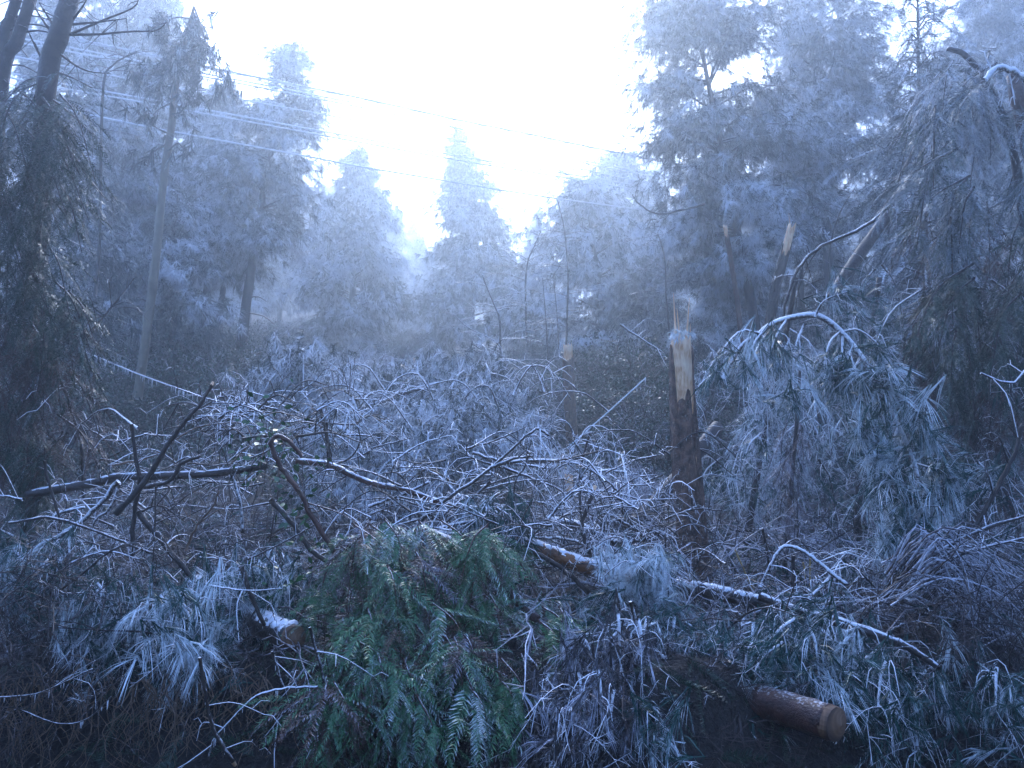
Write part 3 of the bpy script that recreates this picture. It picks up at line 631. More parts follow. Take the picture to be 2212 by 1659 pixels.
B('low wide arch of icy twig reaching towards the thick broken trunk', '1218,1078 1257,1064 1303,1061 1360,1073 1403,1094 1426,1114', 5.8, 2.6, 1.4, .8, 6)
B('bent twig falling from the low wide arch', '1339,1069 1352,1108 1372,1140 1392,1158', 5.7, 2.4, 1.4, .7, 3)
B('small icy arch over the short frosted log heap', '1112,1092 1151,1083 1186,1090 1200,1102', 5.7, 2.6, 1.6, .8, 2)
B('long branch sloping down to the foot of the thick broken trunk', '1289,1098 1346,1130 1399,1165 1472,1214', 5.9, 4, 3, .6, 4)
B('torn branch with pale wood sloping towards the thick broken trunk', '1356,1118 1417,1151 1466,1175', 6.2, 5, 3.5, .4, 2, cut=0)
B('frosted branch crossing the reddish tapering trunk', '796,1094 867,1069 927,1041', 5.45, 3.6, 3, .8, 3)
B('white topped branch beside the green fir boughs', '949,1140 1009,1128 1050,1120', 5.2, 4, 3, .9, 2)
B('thin dark crossing stick behind the white topped branch', '1060,1040 1010,1086 960,1132', 5.6, 3, 2.6, .5, 2)
B('black stick sloping under the orange brown log', '1154,1195 1215,1229 1272,1280', 4.9, 5, 5.5, .1, 1)
B('pale twig leaning left from the left end of the orange brown log', '1127,1172 1124,1140 1139,1120', 5.2, 3, 1.6, .3, 1)
B('icy twig arching between the log heap and the dark stub', '1205,1122 1228,1108 1250,1106 1262,1120', 5.9, 2.4, 1.6, .8, 1)
B('icy stem lying level through the back of the pile', '1020,978 1090,998 1150,1006 1190,1012', 6.4, 3.6, 2.4, .8, 3)
B('low snowy branch lying under the white topped branch', '905,1146 960,1150 1040,1162 1100,1168', 5.1, 4.5, 3, .9, 3)
B('curved snowy stem beside the orange brown log', '1155,1160 1230,1166 1300,1192 1340,1205', 5.6, 3.6, 3, .9, 3)
B('long snowy stem ending at the thick broken trunk', '1260,1158 1330,1186 1400,1210 1460,1240', 5.7, 3.5, 3, .9, 3)
B('thin bent stem right of the upright wavy twig', '1290,1022 1320,1080 1310,1120 1300,1160', 5.7, 2, 1.2, .7, 2)
# left of the pile
B('dark knobbly branch with a pale cut tip rising over the level trunk on the left', '458,830 433,873 401,909 366,955 334,1008 302,1054 250,1110', 4.9, 3.5, 7, .15, 2, cut=0)
B('upright dark stick left of the knobbly branch', '284,916 293,985 302,1047 290,1112 286,1200', 5.0, 4, 5, .1, 1)
B('dark forked bough leaning right from the level trunk', '302,1054 366,1040 391,1003 432,985', 5.1, 5, 3.5, .3, 1)
B('reddish brown branch bent into a loop among the leafy vine', '653,987 625,955 600,941 586,958 597,990 618,1026 650,1068 675,1118 722,1192', 4.6, 4.5, 6, .2, 2, bark=BARKR)
B('slender frosted stem leaning in from the far left', '53,681 82,724 110,781 131,823 149,870 167,933 176,976 181,1083', 6.0, 4, 3.2, .55, 6, tl=.4)
B('broad frosted bough sloping down to the left edge', '256,1040 213,1093 156,1139 107,1168 34,1206', 5.1, 6, 5, .95, 4)
B('white twig fork under the left end of the level trunk', '258,1046 236,1100 205,1125 200,1170', 5.2, 3.5, 2, .9, 3)
B('short white branch pointing left below the level trunk', '117,1113 149,1102 183,1096', 5.1, 3, 3.6, .95, 1)
B('thin dark stick crossing the broad frosted bough', '96,994 106,1044 120,1090 131,1129', 5.0, 3, 3, .3, 1)
B('thick black branch sloping down towards the sawn log', '298,1105 341,1159 383,1210 422,1256', 4.7, 6, 5.5, .2, 2)
B('frosted stick hanging from the level trunk', '500,1025 516,1075 524,1151', 5.2, 3, 4, .85, 2)
B('black stick standing on the snowy sawn log', '520,1222 541,1283 571,1351', 4.45, 5, 4.5, .2, 1)
B('frosted dangling branch right of the round sawn end', '669,1355 690,1432 703,1479 733,1517 748,1568 742,1645', 4.0, 3.6, 2, .7, 4)
B('long white arched twig over the dark earth bank', '697,1483 614,1487 554,1504 503,1551 464,1594 450,1640', 4.0, 3, 1.8, .85, 3)
B('second shorter white arched twig over the dark earth bank', '680,1500 626,1530 571,1594', 4.0, 2.4, 1.6, .8, 2)
B('hanging stem with a pale cut tip at the bottom edge', '432,1420 443,1496 460,1573 505,1648', 3.8, 3.6, 4.5, .5, 2, cut=1)
B('thin vertical twig in front of the level trunk', '337,1050 334,1140 330,1240 326,1336', 4.4, 2, 1.6, .2, 1)
B('straight pale stick leaning below the round sawn end', '588,1407 607,1470 628,1528', 4.1, 3, 2.4, .7, 1)
B('dark thick branch sloping into the green fir boughs', '584,1078 635,1134 665,1181 705,1212', 4.6, 6, 5, .3, 2)
B('tan curved dead stem in the middle of the left tangle', '401,1189 426,1134 460,1095 473,1060', 5.2, 3, 2, .15, 2, bark=BARKT)
B('thin twig slanting across the left tangle', '660,1146 600,1178 528,1212', 4.5, 2, 2, .4, 2)
B('arched twig over the lower left earth bank', '-10,1507 85,1496 200,1445', 4.0, 2, 1.4, .5, 2)
B('low sagging twig near the lower left corner', '43,1534 128,1564 192,1551 240,1505', 3.9, 1.8, 1.2, .4, 2)
B('dark upright branch beside the small green vine', '690,880 703,930 712,985 716,1010', 5.5, 4, 4, .2, 3)
B('pale greenish stick standing beside the dark upright branch', '706,912 708,960 709,1012', 5.3, 2.6, 2.6, .5, 0)
B('thin budding twig forking up right of the green vine', '718,1005 760,985 778,950 770,918 762,880', 5.6, 2.4, 1.2, .4, 3)
B('long icy twig fringed with icicles left of the green vine', '395,915 450,898 510,890 580,868 640,875', 6.2, 2.2, 1.2, .8, 5)
B('white tipped twig pointing left in front of the dim slope', '528,845 570,855 620,880 660,900', 6.4, 2, 1.6, .9, 2)
B('brown bowed branch in the left tangle', '240,1005 330,985 420,925 520,915 545,945', 5.6, 2.6, 1.5, .4, 4, bark=BARKT)
B('bare branch curving above the low wire', '170,740 210,700 260,640 290,600', 8., 3, 1.2, .35, 6, tl=.5)
B('icy twig standing at the left end of the tangle', '66,900 110,850 165,815 200,800', 6.2, 2.4, 1.4, .8, 4)
B('long dark stick lying in the tangle under the level trunk', '20,1130 120,1120 250,1165 330,1196', 4.9, 3.2, 2.6, .4, 3)
B('dark stick leaning out of the lower left tangle', '110,1290 190,1230 240,1190 300,1168', 4.6, 3, 2, .2, 2)
# right foreground
B('white frosted arch bent over on the right of the thick broken trunk', '1643,1267 1668,1215 1694,1180 1735,1190 1770,1215 1803,1243 1828,1262', 4.9, 3.5, 4.5, .95, 5, d1=4.7)
B('white branch dropping from the frosted arch', '1798,1242 1746,1299 1734,1360', 4.75, 4, 3, .95, 3)
B('second white branch dropping from the frosted arch', '1798,1246 1782,1310 1740,1365 1710,1420', 4.7, 3.2, 2, .85, 3)
B('curved dark branch above the forked branch end', '1916,1370 1964,1345 2035,1352', 4.5, 4, 2.4, .4, 3)
B('dark branch sloping down from the forked branch end', '1912,1380 1935,1437 1981,1484', 4.45, 4, 2.2, .3, 3)
B('long dark pole leaning at the right edge', '2100,1152 2154,1054 2193,976 2210,915', 4.8, 5, 4, .2, 3)
B('dark pole sloping up to the right edge above the fine arches', '1990,1212 2098,1154 2225,1112', 4.7, 4.5, 3.4, .4, 4)
B('dark branch reaching the right edge below the sloping pole', '2060,1205 2110,1186 2225,1160', 4.6, 4, 3, .5, 3)
B('frosted stem hanging to the bottom edge left of the lower right hollow', '1362,1299 1384,1391 1413,1495 1430,1586 1438,1670', 4.2, 4, 4, .8, 5)
B('thin stem curving down beside the frosted hanging stem', '1380,1352 1356,1357 1339,1437 1336,1510 1340,1590', 4.2, 3, 3.4, .7, 4)
B('white stick slanting up from the frosted hanging stem', '1419,1506 1460,1470 1506,1436', 4.15, 3, 3.2, .95, 0)
B('twig arching over the hollow beside the frosted hanging stem', '1282,1560 1320,1470 1339,1437', 4.1, 2.4, 1.6, .6, 3)
B('thin bent twig joining the two hanging stems', '1340,1440 1368,1490 1390,1530 1425,1550', 4.1, 2.6, 1.8, .7, 2)
B('dark upright stick under the frosted arch', '1714,1200 1712,1296', 4.9, 4, 4, .1, 1)
B('dark knobbly stick right of the thick broken trunk', '1646,1142 1655,1180 1662,1232', 5.6, 3, 2.5, .2, 2)
B('small white arch among the icy tufts of the right foreground', '1600,1352 1626,1345 1652,1356 1672,1392', 4.5, 2.6, 1.8, .9, 2)
for k, s in enumerate(['1588,1188 1606,1228 1624,1266', '1749,1206 1750,1236 1749,1268', '1735,1215 1740,1250']):
    B(['yellow dry reed leaning right of the thick broken trunk', 'upright yellow reed seen under the frosted arch', 'short faint reed beside the upright yellow reed'][k], s, 5.3, 2, 1.4, -.8, 0, bark=REED, name='dry_reed', cat='reed', ic=0)
# middle distance and upper right
B('dark bare branch rising over the right hand icy boughs', '1905,462 1932,410 1972,330 2000,300 2035,270', 7.5, 4, 3, .3, 6, tl=.4)
B('long arched stem bowed down left from the dark broken trunk', '1930,440 1856,497 1773,533 1725,580 1701,640 1690,700', 7., 4, 3, .55, 8, tl=.35)
B('bare white branch with side twigs left of the thick broken trunk', '1339,701 1382,729 1430,760', 11, 2.6, 1.6, .9, 5, tl=.5)
B('bare branch hanging over the pine with the snapped leader', '1522,440 1470,455 1420,462 1380,440 1366,420', 14, 3, 1., .4, 5, tl=.5)
B('dark thick limb at the right under the broken fir', '1990,650 2060,690 2130,700', 6.5, 5, 2.4, .3, 4)
B('white crooked twig at the right edge', '2118,806 2150,820 2190,826 2214,800', 4.8, 2.6, 3, .9, 2)
log('snapped_fir', 'thick dark brown broken trunk leaning right of the frosted arched stem', '1800,640 1844,569 1885,510 1926,455', 7.4, 7.6, .06, .048, 30, bark=BARK, crust=0, cut=0, frost=-.7, cat='trunk')

# bowed stems on the slope behind
r = np.random.default_rng(31)
for k in range(34):
    px, py, d = r.uniform(600, 1330), r.uniform(830, 975), r.uniform(8.5, 13); L = r.uniform(70, 210) * (1 if r.random() < .5 else -1); h = r.uniform(18, 60)
    B('thin rimed stem bowed down to the brush of the misty slope', f'{px:.0f},{py + 15:.0f} {px + L * .3:.0f},{py - h:.0f} {px + L * .7:.0f},{py - h * .7:.0f} {px + L:.0f},{py + 25:.0f}', d, r.uniform(1.6, 2.8), 1.0, r.uniform(.5, 1.), 6, tl=.45, name='bowed_stem', cat='stem', group='bowed stems on the slope', seed=900 + k, ic=3)
B('long dark limb lying across the heap of fallen pines in the middle', '748,894 838,863 885,846 973,842 1012,846', 11.2, 5, 3, .55, 6, tl=.5)
# loose twigs of the pile
r = np.random.default_rng(77)
for k in range(225):
    px, py = (r.uniform(740, 1450), r.uniform(960, 1190)) if k < 85 else (r.uniform(20, 660), r.uniform(900, 1290)) if k < 135 else (r.uniform(1550, 2150), r.uniform(1180, 1400)) if k < 170 else (r.uniform(420, 800), r.uniform(865, 985)) if k < 200 else (r.uniform(900, 1480), r.uniform(1100, 1260))
    d = r.uniform(4.9, 6.6) - (py > 1200) * .4; a = r.uniform(-.7, .7) + (math.pi if r.random() < .5 else 0); L = r.uniform(60, 190); bow = r.uniform(-.35, .1) * L
    mx, my = px + math.cos(a) * L / 2, py + math.sin(a) * L * .3 + bow
    B('thin icy twig lying loose in the tangled heap of fallen wood', f'{px:.0f},{py:.0f} {mx:.0f},{my:.0f} {px + math.cos(a) * L:.0f},{py + math.sin(a) * L * .6:.0f}', d, r.uniform(1.6, 3.2), 1.1, r.uniform(.05, .95), 5, tl=.3, name='loose_twig', cat='twig', group='loose twigs in the debris heap', d1=d + r.normal() * .25, seed=500 + k, ic=4)
# brushwood under the pile
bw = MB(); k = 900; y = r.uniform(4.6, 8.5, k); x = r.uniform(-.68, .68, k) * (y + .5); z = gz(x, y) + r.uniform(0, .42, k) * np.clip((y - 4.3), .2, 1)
sc_many(bw, TWIG, np.stack([x, y, z], 1), np.stack([r.normal(size=k), r.normal(size=k) * .6, r.normal(size=k) * .25 + .05], 1), r.uniform(.35, .9, k), .25, np.clip(r.uniform(-.12, .72, k) + .18 * np.clip(x + 1, -1, 1), 0, 1), 0, r)  # frost drops towards the left, putting the darker side into the twig colour
k = 650; y = r.uniform(4.6, 9, k); x = r.uniform(-.68, .68, k) * (y + .5); z = gz(x, y) + r.uniform(0, .3, k)
sc_many(bw, NEAR, np.stack([x, y, z], 1), np.stack([r.normal(size=k), r.normal(size=k), r.normal(size=k) * .4], 1), r.uniform(.14, .22, k), .4, r.uniform(.2, .7, k), 1, r)
k = 900; x = r.uniform(-2.8, 2.8, k); y = r.uniform(3.75, 4.7, k); z = gz(x, y) + r.uniform(0, .05, k)
sc_many(bw, TWIG, np.stack([x, y, z], 1), np.stack([r.normal(size=k), r.normal(size=k) * .4 - .3, r.normal(size=k) * .5 - .2], 1), r.uniform(.12, .4, k), .3, r.uniform(-.1, .42, k), 0, r)
k = 500; x = r.uniform(-2.8, 2.8, k); y = r.uniform(3.75, 4.6, k); z = gz(x, y) + r.uniform(0, .05, k)
sc_many(bw, FIRS, np.stack([x, y, z], 1), np.stack([r.normal(size=k), r.normal(size=k) * .4 - .5, r.normal(size=k) * .5 - .3], 1), r.uniform(.12, .28, k), .3, r.uniform(-.1, .25, k), 3, r)
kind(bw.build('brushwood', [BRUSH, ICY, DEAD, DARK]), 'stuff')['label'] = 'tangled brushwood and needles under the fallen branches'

# ------------------------------------------------------------------ fallen and bent trees with foliage
def kids(root, mbs, name, mats):
    for m in mbs: m.build(name, mats, root, tuple(root.location))
# fallen pine in the middle distance
def fallen(name, label, s, d0, d1, ra, rb, n, L, seed, tuft, per, frost, Ts=MID, bark=BARKF, leaf=PINE, **kw):
    q = pts(s, d0, d1); o = empty(name, tuple(q[0]), label, 'fallen tree'); st = spline(q, 16); mb = MB(); mb.tube(st, np.linspace(ra, rb, 16), 9, .5, rough=.04); mb.build('trunk', bark, o, tuple(q[0]))
    r = np.random.default_rng(seed); bs = []
    for k in range(n):
        t = r.uniform(.08, 1); p = lerp(st, np.array([t]))[0]; a = r.uniform(0, 6.28); l = L * r.uniform(.5, 1.1)
        e = p + np.array([math.cos(a) * l, math.sin(a) * l * .6, -l * r.uniform(.35, .9)]); m = p + np.array([math.cos(a) * l * .5, math.sin(a) * l * .3, l * r.uniform(.0, .25)])
        bs.append(pine_bough([p, m, e], .016, .006, kw.get('nside', 6), l * .5, seed * 50 + k, tuft * .85, int(per * 1.6), frost + r.normal() * .15, FINE, 8, .35, spread=.13, tip=6, fs=.9, up=.1, down=-.3, twigs=2))
    kids(o, bs, 'bough', [bark, leaf]); return o
fallen('fallen_pine', 'fallen rimed pine draped over the slope in the middle, its trunk lying level', '753,890 838,861 885,844 973,840 1030,850 1100,905', 12.5, 11.5, .07, .02, 34, 1.5, 1, .18, 5, .6, nside=9)
fallen('fallen_pine', 'second fallen rimed pine lying below the level fallen trunk in the middle', '900,905 960,925 1040,960 1110,1000', 9.5, 8.8, .045, .015, 22, 1.0, 2, .16, 4, .62, nside=7)
fallen('fallen_pine', 'pale heap of fallen pine boughs right behind the green vine', '700,900 780,955 850,985 930,1000', 9.5, 8.5, .04, .015, 20, .9, 3, .16, 4, .66)
fallen('fallen_pine', 'rimed sapling bowed to the ground left of the white twig dome', '600,930 625,830 650,795 690,830 700,880', 10, 10, .025, .01, 14, .7, 4, .16, 4, .62)
# icy bent pine on the right
q = pts('1560,820 1600,750 1636,724 1675,696 1746,680 1782,689 1817,717 1853,760 1892,820 1906,856 1941,920 1973,994 1984,1032', 5.6, 5.0)
bent = empty('bent_pine', tuple(q[0]), 'young icy pine bent into an arch with hanging needle tufts beside the splintered trunk', 'bent tree')
mb = MB(); st = spline(q, 50); mb.tube(st, np.interp(np.linspace(0, 1, 50), [0, .35, .75, 1], [.014, .021, .019, .009]), 10, .75, rough=.04); mb.build('trunk', BARKF, bent, tuple(q[0]))
hang = ['1814,718 1795,735 1783,770 1781,800|5', '1819,722 1820,770 1821,812|5', '1738,700 1718,752 1713,827 1720,880|6', '1824,716 1853,712 1888,735 1906,760|5', '1892,852 1876,884 1872,945|14', '1900,858 1900,900 1899,965|8',
        '1908,850 1941,862 1980,898 2002,945|15', '1984,1030 2000,1050 2040,1075|14', '1984,1030 1975,1060 1950,1100|14', '1960,960 1930,1010 1900,1040|12', '1975,1000 2010,1010 2050,1020|12', '1850,760 1880,790 1920,800|8',
        '1860,770 1840,800 1800,830|8', '1890,820 1920,830 1950,860|8', '1700,690 1680,720 1660,770|8', '1660,704 1630,740 1610,800|8', '1760,684 1780,650 1830,630|6', '1640,720 1600,715 1560,760 1540,830|7', '1940,920 1925,960 1895,985|12', '1984,1032 2020,1120 2010,1170|16', '1950,1080 1930,1130 1925,1180|14', '1990,1060 1985,1120 1970,1180|14']
bs = []
for k, h in enumerate(hang):
    s, nn = h.split('|'); nn = int(nn)
    bs.append(pine_bough(pts(s, 5.1, 5.0), .009, .004, max(2, nn // 4), .18, 700 + k, .20, 1, .56, NEAR, 9, .34, spread=.03, tip=max(3, int(nn * .8)), fs=.75, t0=.5, tmin=.8))
kids(bent, bs, 'bough', [BARKF, ICY])
# icy curtain of pine boughs behind the bent pine
def curtain(name, label, cat, spec, mats, fn, seed, trunk=None, origin=None, **kw):
    """spec: px range, py range, depth range, count, length px, direction spread"""
    r = np.random.default_rng(seed); (x0, x1), (y0, y1), (d0, d1), n, L, sl = spec
    o = empty(name, tuple(P((x0 + x1) / 2, y1, d1)) if origin is None else origin, label, cat)
    if trunk: 
        mb = MB(); st = spline(pts(trunk[0], trunk[1], trunk[2]), 18); mb.tube(st, np.linspace(trunk[3], trunk[4], 18), 10, .15, rough=.04); mb.build('trunk', trunk[5], o, tuple(o.location))
    bs = []
    for k in range(n):
        px, py, d = r.uniform(x0, x1), r.uniform(y0, y1), r.uniform(d0, d1); l = L * r.uniform(.6, 1.2); a = r.uniform(*sl)
        e = (px + l * math.sin(a), py + l * math.cos(a) * .95); m = (px + l * math.sin(a) * .6, py + l * .25)
        bs.append(fn(np.array([P(px, py, d), P(*m, d - .05), P(*e, d - .1)]), seed * 100 + k))
    kids(o, bs, 'bough', mats); return o
curtain('icy_pine', 'leaning icy pine with curtain like boughs between the thick broken trunk and the bent pine', 'tree', ((1590, 1760), (660, 960), (7.0, 8.2), 18, 190, (-.5, .5)), [BARKF, ICY],
        lambda s, sd: pine_bough(s, .010, .003, 5, .32, sd, .13, 2, .62, NEAR, 9, .34, tip=3, fs=.8, twigs=3), 21, ('1600,1260 1640,1000 1690,760 1720,600', 7.4, 7.2, .035, .02, BARK))
curtain('icy_pine', 'dark icy pine behind the bent pine arch on the right', 'tree', ((1720, 2000), (560, 1000), (6.8, 8.0), 15, 200, (-.6, .6)), [BARK, ICY],
        lambda s, sd: pine_bough(s, .010, .003, 5, .32, sd, .14, 2, .28, NEAR, 9, .34, tip=3, fs=.6, twigs=2), 22, ('1850,1270 1860,1000 1880,760 1900,600', 7.6, 7.4, .04, .025, BARK))
curtain('icy_pine', 'drooping iced boughs of the pine leaning between the bent pine and the broken fir', 'tree', ((1960, 2190), (600, 1040), (5.7, 6.6), 18, 190, (-.6, .6)), [BARKF, ICY],
        lambda s, sd: pine_bough(s, .010, .003, 5, .30, sd, .14, 2, .34, NEAR, 9, .34, tip=3, fs=.7, twigs=2), 27, ('2120,1290 2110,1000 2090,760 2070,600', 6.8, 6.6, .035, .02, BARK))
curtain('icy_pine', 'airy white rimed saplings behind the splintered trunk and the bent pine', 'tree', ((1530, 1720), (690, 1000), (8.2, 9.2), 16, 150, (-.7, .7)), [BARKF, ICY],
        lambda s, sd: pine_bough(s, .010, .003, 4, .36, sd, .15, 1, .8, NEAR, 9, .34, tip=2, fs=1., twigs=3), 28, ('1620,1180 1630,1000 1640,850 1650,700', 9.0, 8.8, .03, .015, BARK))
curtain('dead_fir', 'frost laced dead fir stem hanging beside the bent pine arch', 'dead tree', ((1690, 1735), (860, 1200), (5.9, 6.2), 12, 110, (-.5, .3)), [BARK, DEAD],
        lambda s, sd: fir_bough(s, .006, 14, .20, sd, .5, sub=1, droop=.5), 23, ('1690,1290 1705,1100 1722,900 1728,800', 6.1, 6., .02, .01, BARKF))
# big broken fir filling the right edge
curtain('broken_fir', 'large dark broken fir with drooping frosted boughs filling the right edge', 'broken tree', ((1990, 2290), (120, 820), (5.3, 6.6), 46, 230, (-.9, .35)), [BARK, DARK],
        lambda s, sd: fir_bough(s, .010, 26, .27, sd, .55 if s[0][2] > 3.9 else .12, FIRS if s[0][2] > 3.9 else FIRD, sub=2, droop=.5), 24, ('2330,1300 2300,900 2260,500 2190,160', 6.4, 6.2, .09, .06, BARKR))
curtain('dead_fir', 'brown dead fir boughs hanging inside the broken fir at the right edge', 'dead tree', ((2010, 2260), (430, 1080), (5.8, 6.8), 36, 200, (-.7, .5)), [BARK, DEAD],
        lambda s, sd: fir_bough(s, .008, 22, .26, sd, .05, FIRD, sub=1, droop=.6), 25, ('2250,1320 2230,1000 2200,700', 6.8, 6.6, .06, .04, BARK))
curtain('pine_sapling', 'rimed sapling with a bent tip at the top of the broken fir', 'bent tree', ((2020, 2160), (110, 300), (6.0, 6.6), 16, 120, (-.5, .5)), [BARKF, PINE],
        lambda s, sd: fir_bough(s, .008, 22, .24, sd, .62, sub=2, droop=.7), 26, ('2215,520 2190,330 2140,190 2085,120 2047,105', 6.3, 6.2, .035, .018, BARKF))
B('thick white iced limb at the upper right edge', '2128,172 2150,148 2180,150 2225,180', 5.6, 6, 7, 1.2, 4, name='iced_limb')
# low pine boughs in the right foreground
q = pts('1300,1225 1380,1240 1450,1262', 4.9); 
def low(name, label, seeds, mats, spec, fr, L=.28, tuft=.16, per=2, nside=5, tip=4):
    return curtain(name, label, 'fallen boughs', spec, mats, lambda s, sd: pine_bough(s, .010, .004, nside, L, sd, tuft, per, fr, NEAR, 9, .34, tip=tip, fs=.7, up=.05), seeds)
low('downed_pine', 'white icy clump of pine needles lying over the joint of the two foreground logs', 31, [BARKF, ICY], ((1340, 1425), (1195, 1240), (4.8, 5.0), 10, 50, (-.8, .8)), .9, L=.10, tuft=.11)
low('downed_pine', 'fallen icy pine top hanging over the bank below the foreground logs', 32, [BARKF, ICY], ((1330, 1640), (1330, 1430), (4.3, 4.8), 34, 160, (-.4, .7)), .48, L=.22)
low('downed_pine', 'icy needle fans hanging below the white frosted arch at the right', 33, [BARKF, ICY], ((1640, 1960), (1330, 1460), (4.2, 4.7), 28, 150, (-.6, .7)), .42)
low('downed_pine', 'icy needle clump at the bottom edge beside the lower right hollow', 34, [BARKF, ICY], ((1330, 1450), (1500, 1640), (3.8, 4.0), 14, 100, (-.6, .6)), .6)
low('downed_pine', 'brownish rimed twigs hanging to the bottom edge right of the green fir boughs', 43, [BARKF, BRUSHN], ((1180, 1350), (1440, 1600), (3.7, 4.1), 26, 130, (-.4, .4)), .4, per=1)
low('downed_pine', 'dim icy boughs in the lower right corner behind the sawn log', 35, [BARKF, ICY], ((1880, 2220), (1400, 1600), (3.9, 4.5), 26, 140, (-.7, .7)), .32)
low('downed_pine', 'icy needle fans hanging over the bank in the left foreground', 36, [BARKF, ICY], ((170, 340), (1260, 1330), (4.5, 4.7), 16, 120, (-.4, .6)), .42, tuft=.12)
low('downed_pine', 'drooping icy bough left of the snowy sawn log', 37, [BARKF, ICY], ((345, 400), (1270, 1320), (4.3, 4.5), 6, 120, (.2, .7)), .55)
low('downed_pine', 'icy needle clumps heaped around the end of the left edge log', 38, [BARKF, ICY], ((20, 190), (1160, 1290), (4.8, 5.1), 14, 110, (-.6, .6)), .4)
low('downed_pine', 'icy needle clumps behind the snowy sawn log', 39, [BARKF, ICY], ((400, 600), (1200, 1270), (4.8, 5.2), 16, 90, (-.7, .7)), .45)
low('downed_pine', 'twiggy rimed boughs hanging between the green fir and the lower right hollow', 41, [BARKF, BRUSHN], ((1190, 1440), (1310, 1500), (4.0, 4.6), 32, 150, (-.5, .4)), .42, per=2)
low('downed_pine', 'dark icy boughs under the torn log end above the lower right hollow', 42, [BARKF, ICY], ((1430, 1760), (1370, 1540), (4.25, 4.5), 32, 140, (-.4, .6)), .26)
low('downed_pine', 'dark rimed twigs hanging over the lip of the bank above the lower right hollow', 44, [BARKF, BRUSHN], ((1400, 1640), (1395, 1480), (4.1, 4.4), 22, 120, (-.5, .5)), .2, per=2)
low('pine_bough', 'dark green icy bough tip hanging at the end of the reddish tapering trunk', 40, [BARK, ICY], ((1040, 1075), (1085, 1110), (5.2, 5.3), 4, 90, (.2, .8)), .25)
# fine arches of twigs at the lower right
r = np.random.default_rng(88); mb = MB()
for k in range(90):
    px, py = r.uniform(1900, 2000), r.uniform(1215, 1310); L = r.uniform(120, 330); h = r.uniform(30, 100); d = r.uniform(4.5, 5.0)
    a = spline(np.array([P(px, py, d), P(px + L * .35, py - h, d - .05), P(px + L * .75, py - h * .3, d - .1), P(px + L, py + r.uniform(20, 130), d - .15)]), 10)
    mb.tube(a, np.linspace(.0055, .002, 10), 4, r.uniform(.3, .8), cap=False)
    for _ in range(4): i = r.integers(3, 10); e = a[i] + r.normal(size=3) * .05 + (.03, 0, -.05); mb.tube([a[i], e], [.0028, .0015], 3, .7, cap=False)
tag(mb.build('twig_bush', BRUSH, None, tuple(P(1930, 1300, 4.9))), 'bush of fine arching frosted twigs at the lower right', 'bush')
# dead purple brush along the right and left bottom edges
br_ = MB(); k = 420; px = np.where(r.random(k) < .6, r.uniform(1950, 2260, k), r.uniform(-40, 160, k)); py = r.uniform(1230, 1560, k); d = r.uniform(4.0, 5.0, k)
pos = np.array([P(a, b, c) for a, b, c in zip(px, py, d)]); sc_many(br_, TWIG, pos, r.normal(size=(k, 3)) + (0, 0, -.2), r.uniform(.25, .5, k), .3, r.uniform(-.2, .35, k), 0, r)  # low frost paints the dark lower corners into the brush
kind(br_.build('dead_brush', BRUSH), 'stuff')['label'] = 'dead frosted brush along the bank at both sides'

# ------------------------------------------------------------------ fallen green fir in the centre foreground
ff = empty('fallen_fir', tuple(P(950, 1330, 4.9)), 'fallen green fir with cascading flat needled boughs in the centre foreground', 'fallen tree')
mb = MB(); st = spline(pts('900,1150 980,1180 1080,1260 1160,1340', 5.0, 4.6), 16); mb.tube(st, np.linspace(.05, .03, 16), 9, .35, rough=.04); mb.build('trunk', BARKR, ff, tuple(ff.location))
r = np.random.default_rng(66); bs = []; bd = []
for k in range(84):
    u = r.random(); px = 700 + 510 * r.random(); py = 1120 + 360 * r.random() ** 1.2; d = 4.9 - 1.15 * (py - 1110) / 550 + r.normal() * .12
    L = r.uniform(150, 300); a = .15 + .6 * (px - 900) / 400 + r.normal() * .35
    if px > 1060 and py < 1290: continue
    s = np.array([P(px, py, d), P(px + L * .5 * math.sin(a), py + L * .2, d - .12), P(px + L * math.sin(a), py + L * math.cos(a) * .9, d - .25)])
    (bd if r.random() < .22 else bs).append(fir_bough(s, .007, 15, .34, 6600 + k, .05 + .55 * r.random() ** 2, sub=1, droop=.3, flat=.55))
for k, (a_, b_) in enumerate([((800, 1360), (815, 1560)), ((870, 1420), (900, 1600)), ((960, 1370), (985, 1480)), ((1000, 1440), (1040, 1640)), ((760, 1130), (860, 1240)), ((830, 1120), (870, 1230)), ((930, 1300), (1010, 1400)), ((1080, 1420), (1150, 1560)), ((720, 1470), (760, 1620)), ((900, 1500), (950, 1680))]):
    d = 4.75 - 1.2 * (a_[1] - 1110) / 550
    bs.append(fir_bough(np.array([P(*a_, d), P((a_[0] + b_[0]) / 2 + 10, a_[1] + .4 * (b_[1] - a_[1]), d - .12), P(*b_, d - .15)]), .006, 11, .30, 6700 + k, .12 + .3 * r.random(), sub=1, droop=.2, flat=.25))
kids(ff, bs, 'bough', [BARKR, FIR]); kids(ff, bd, 'dead_bough', [BARKR, DEAD])

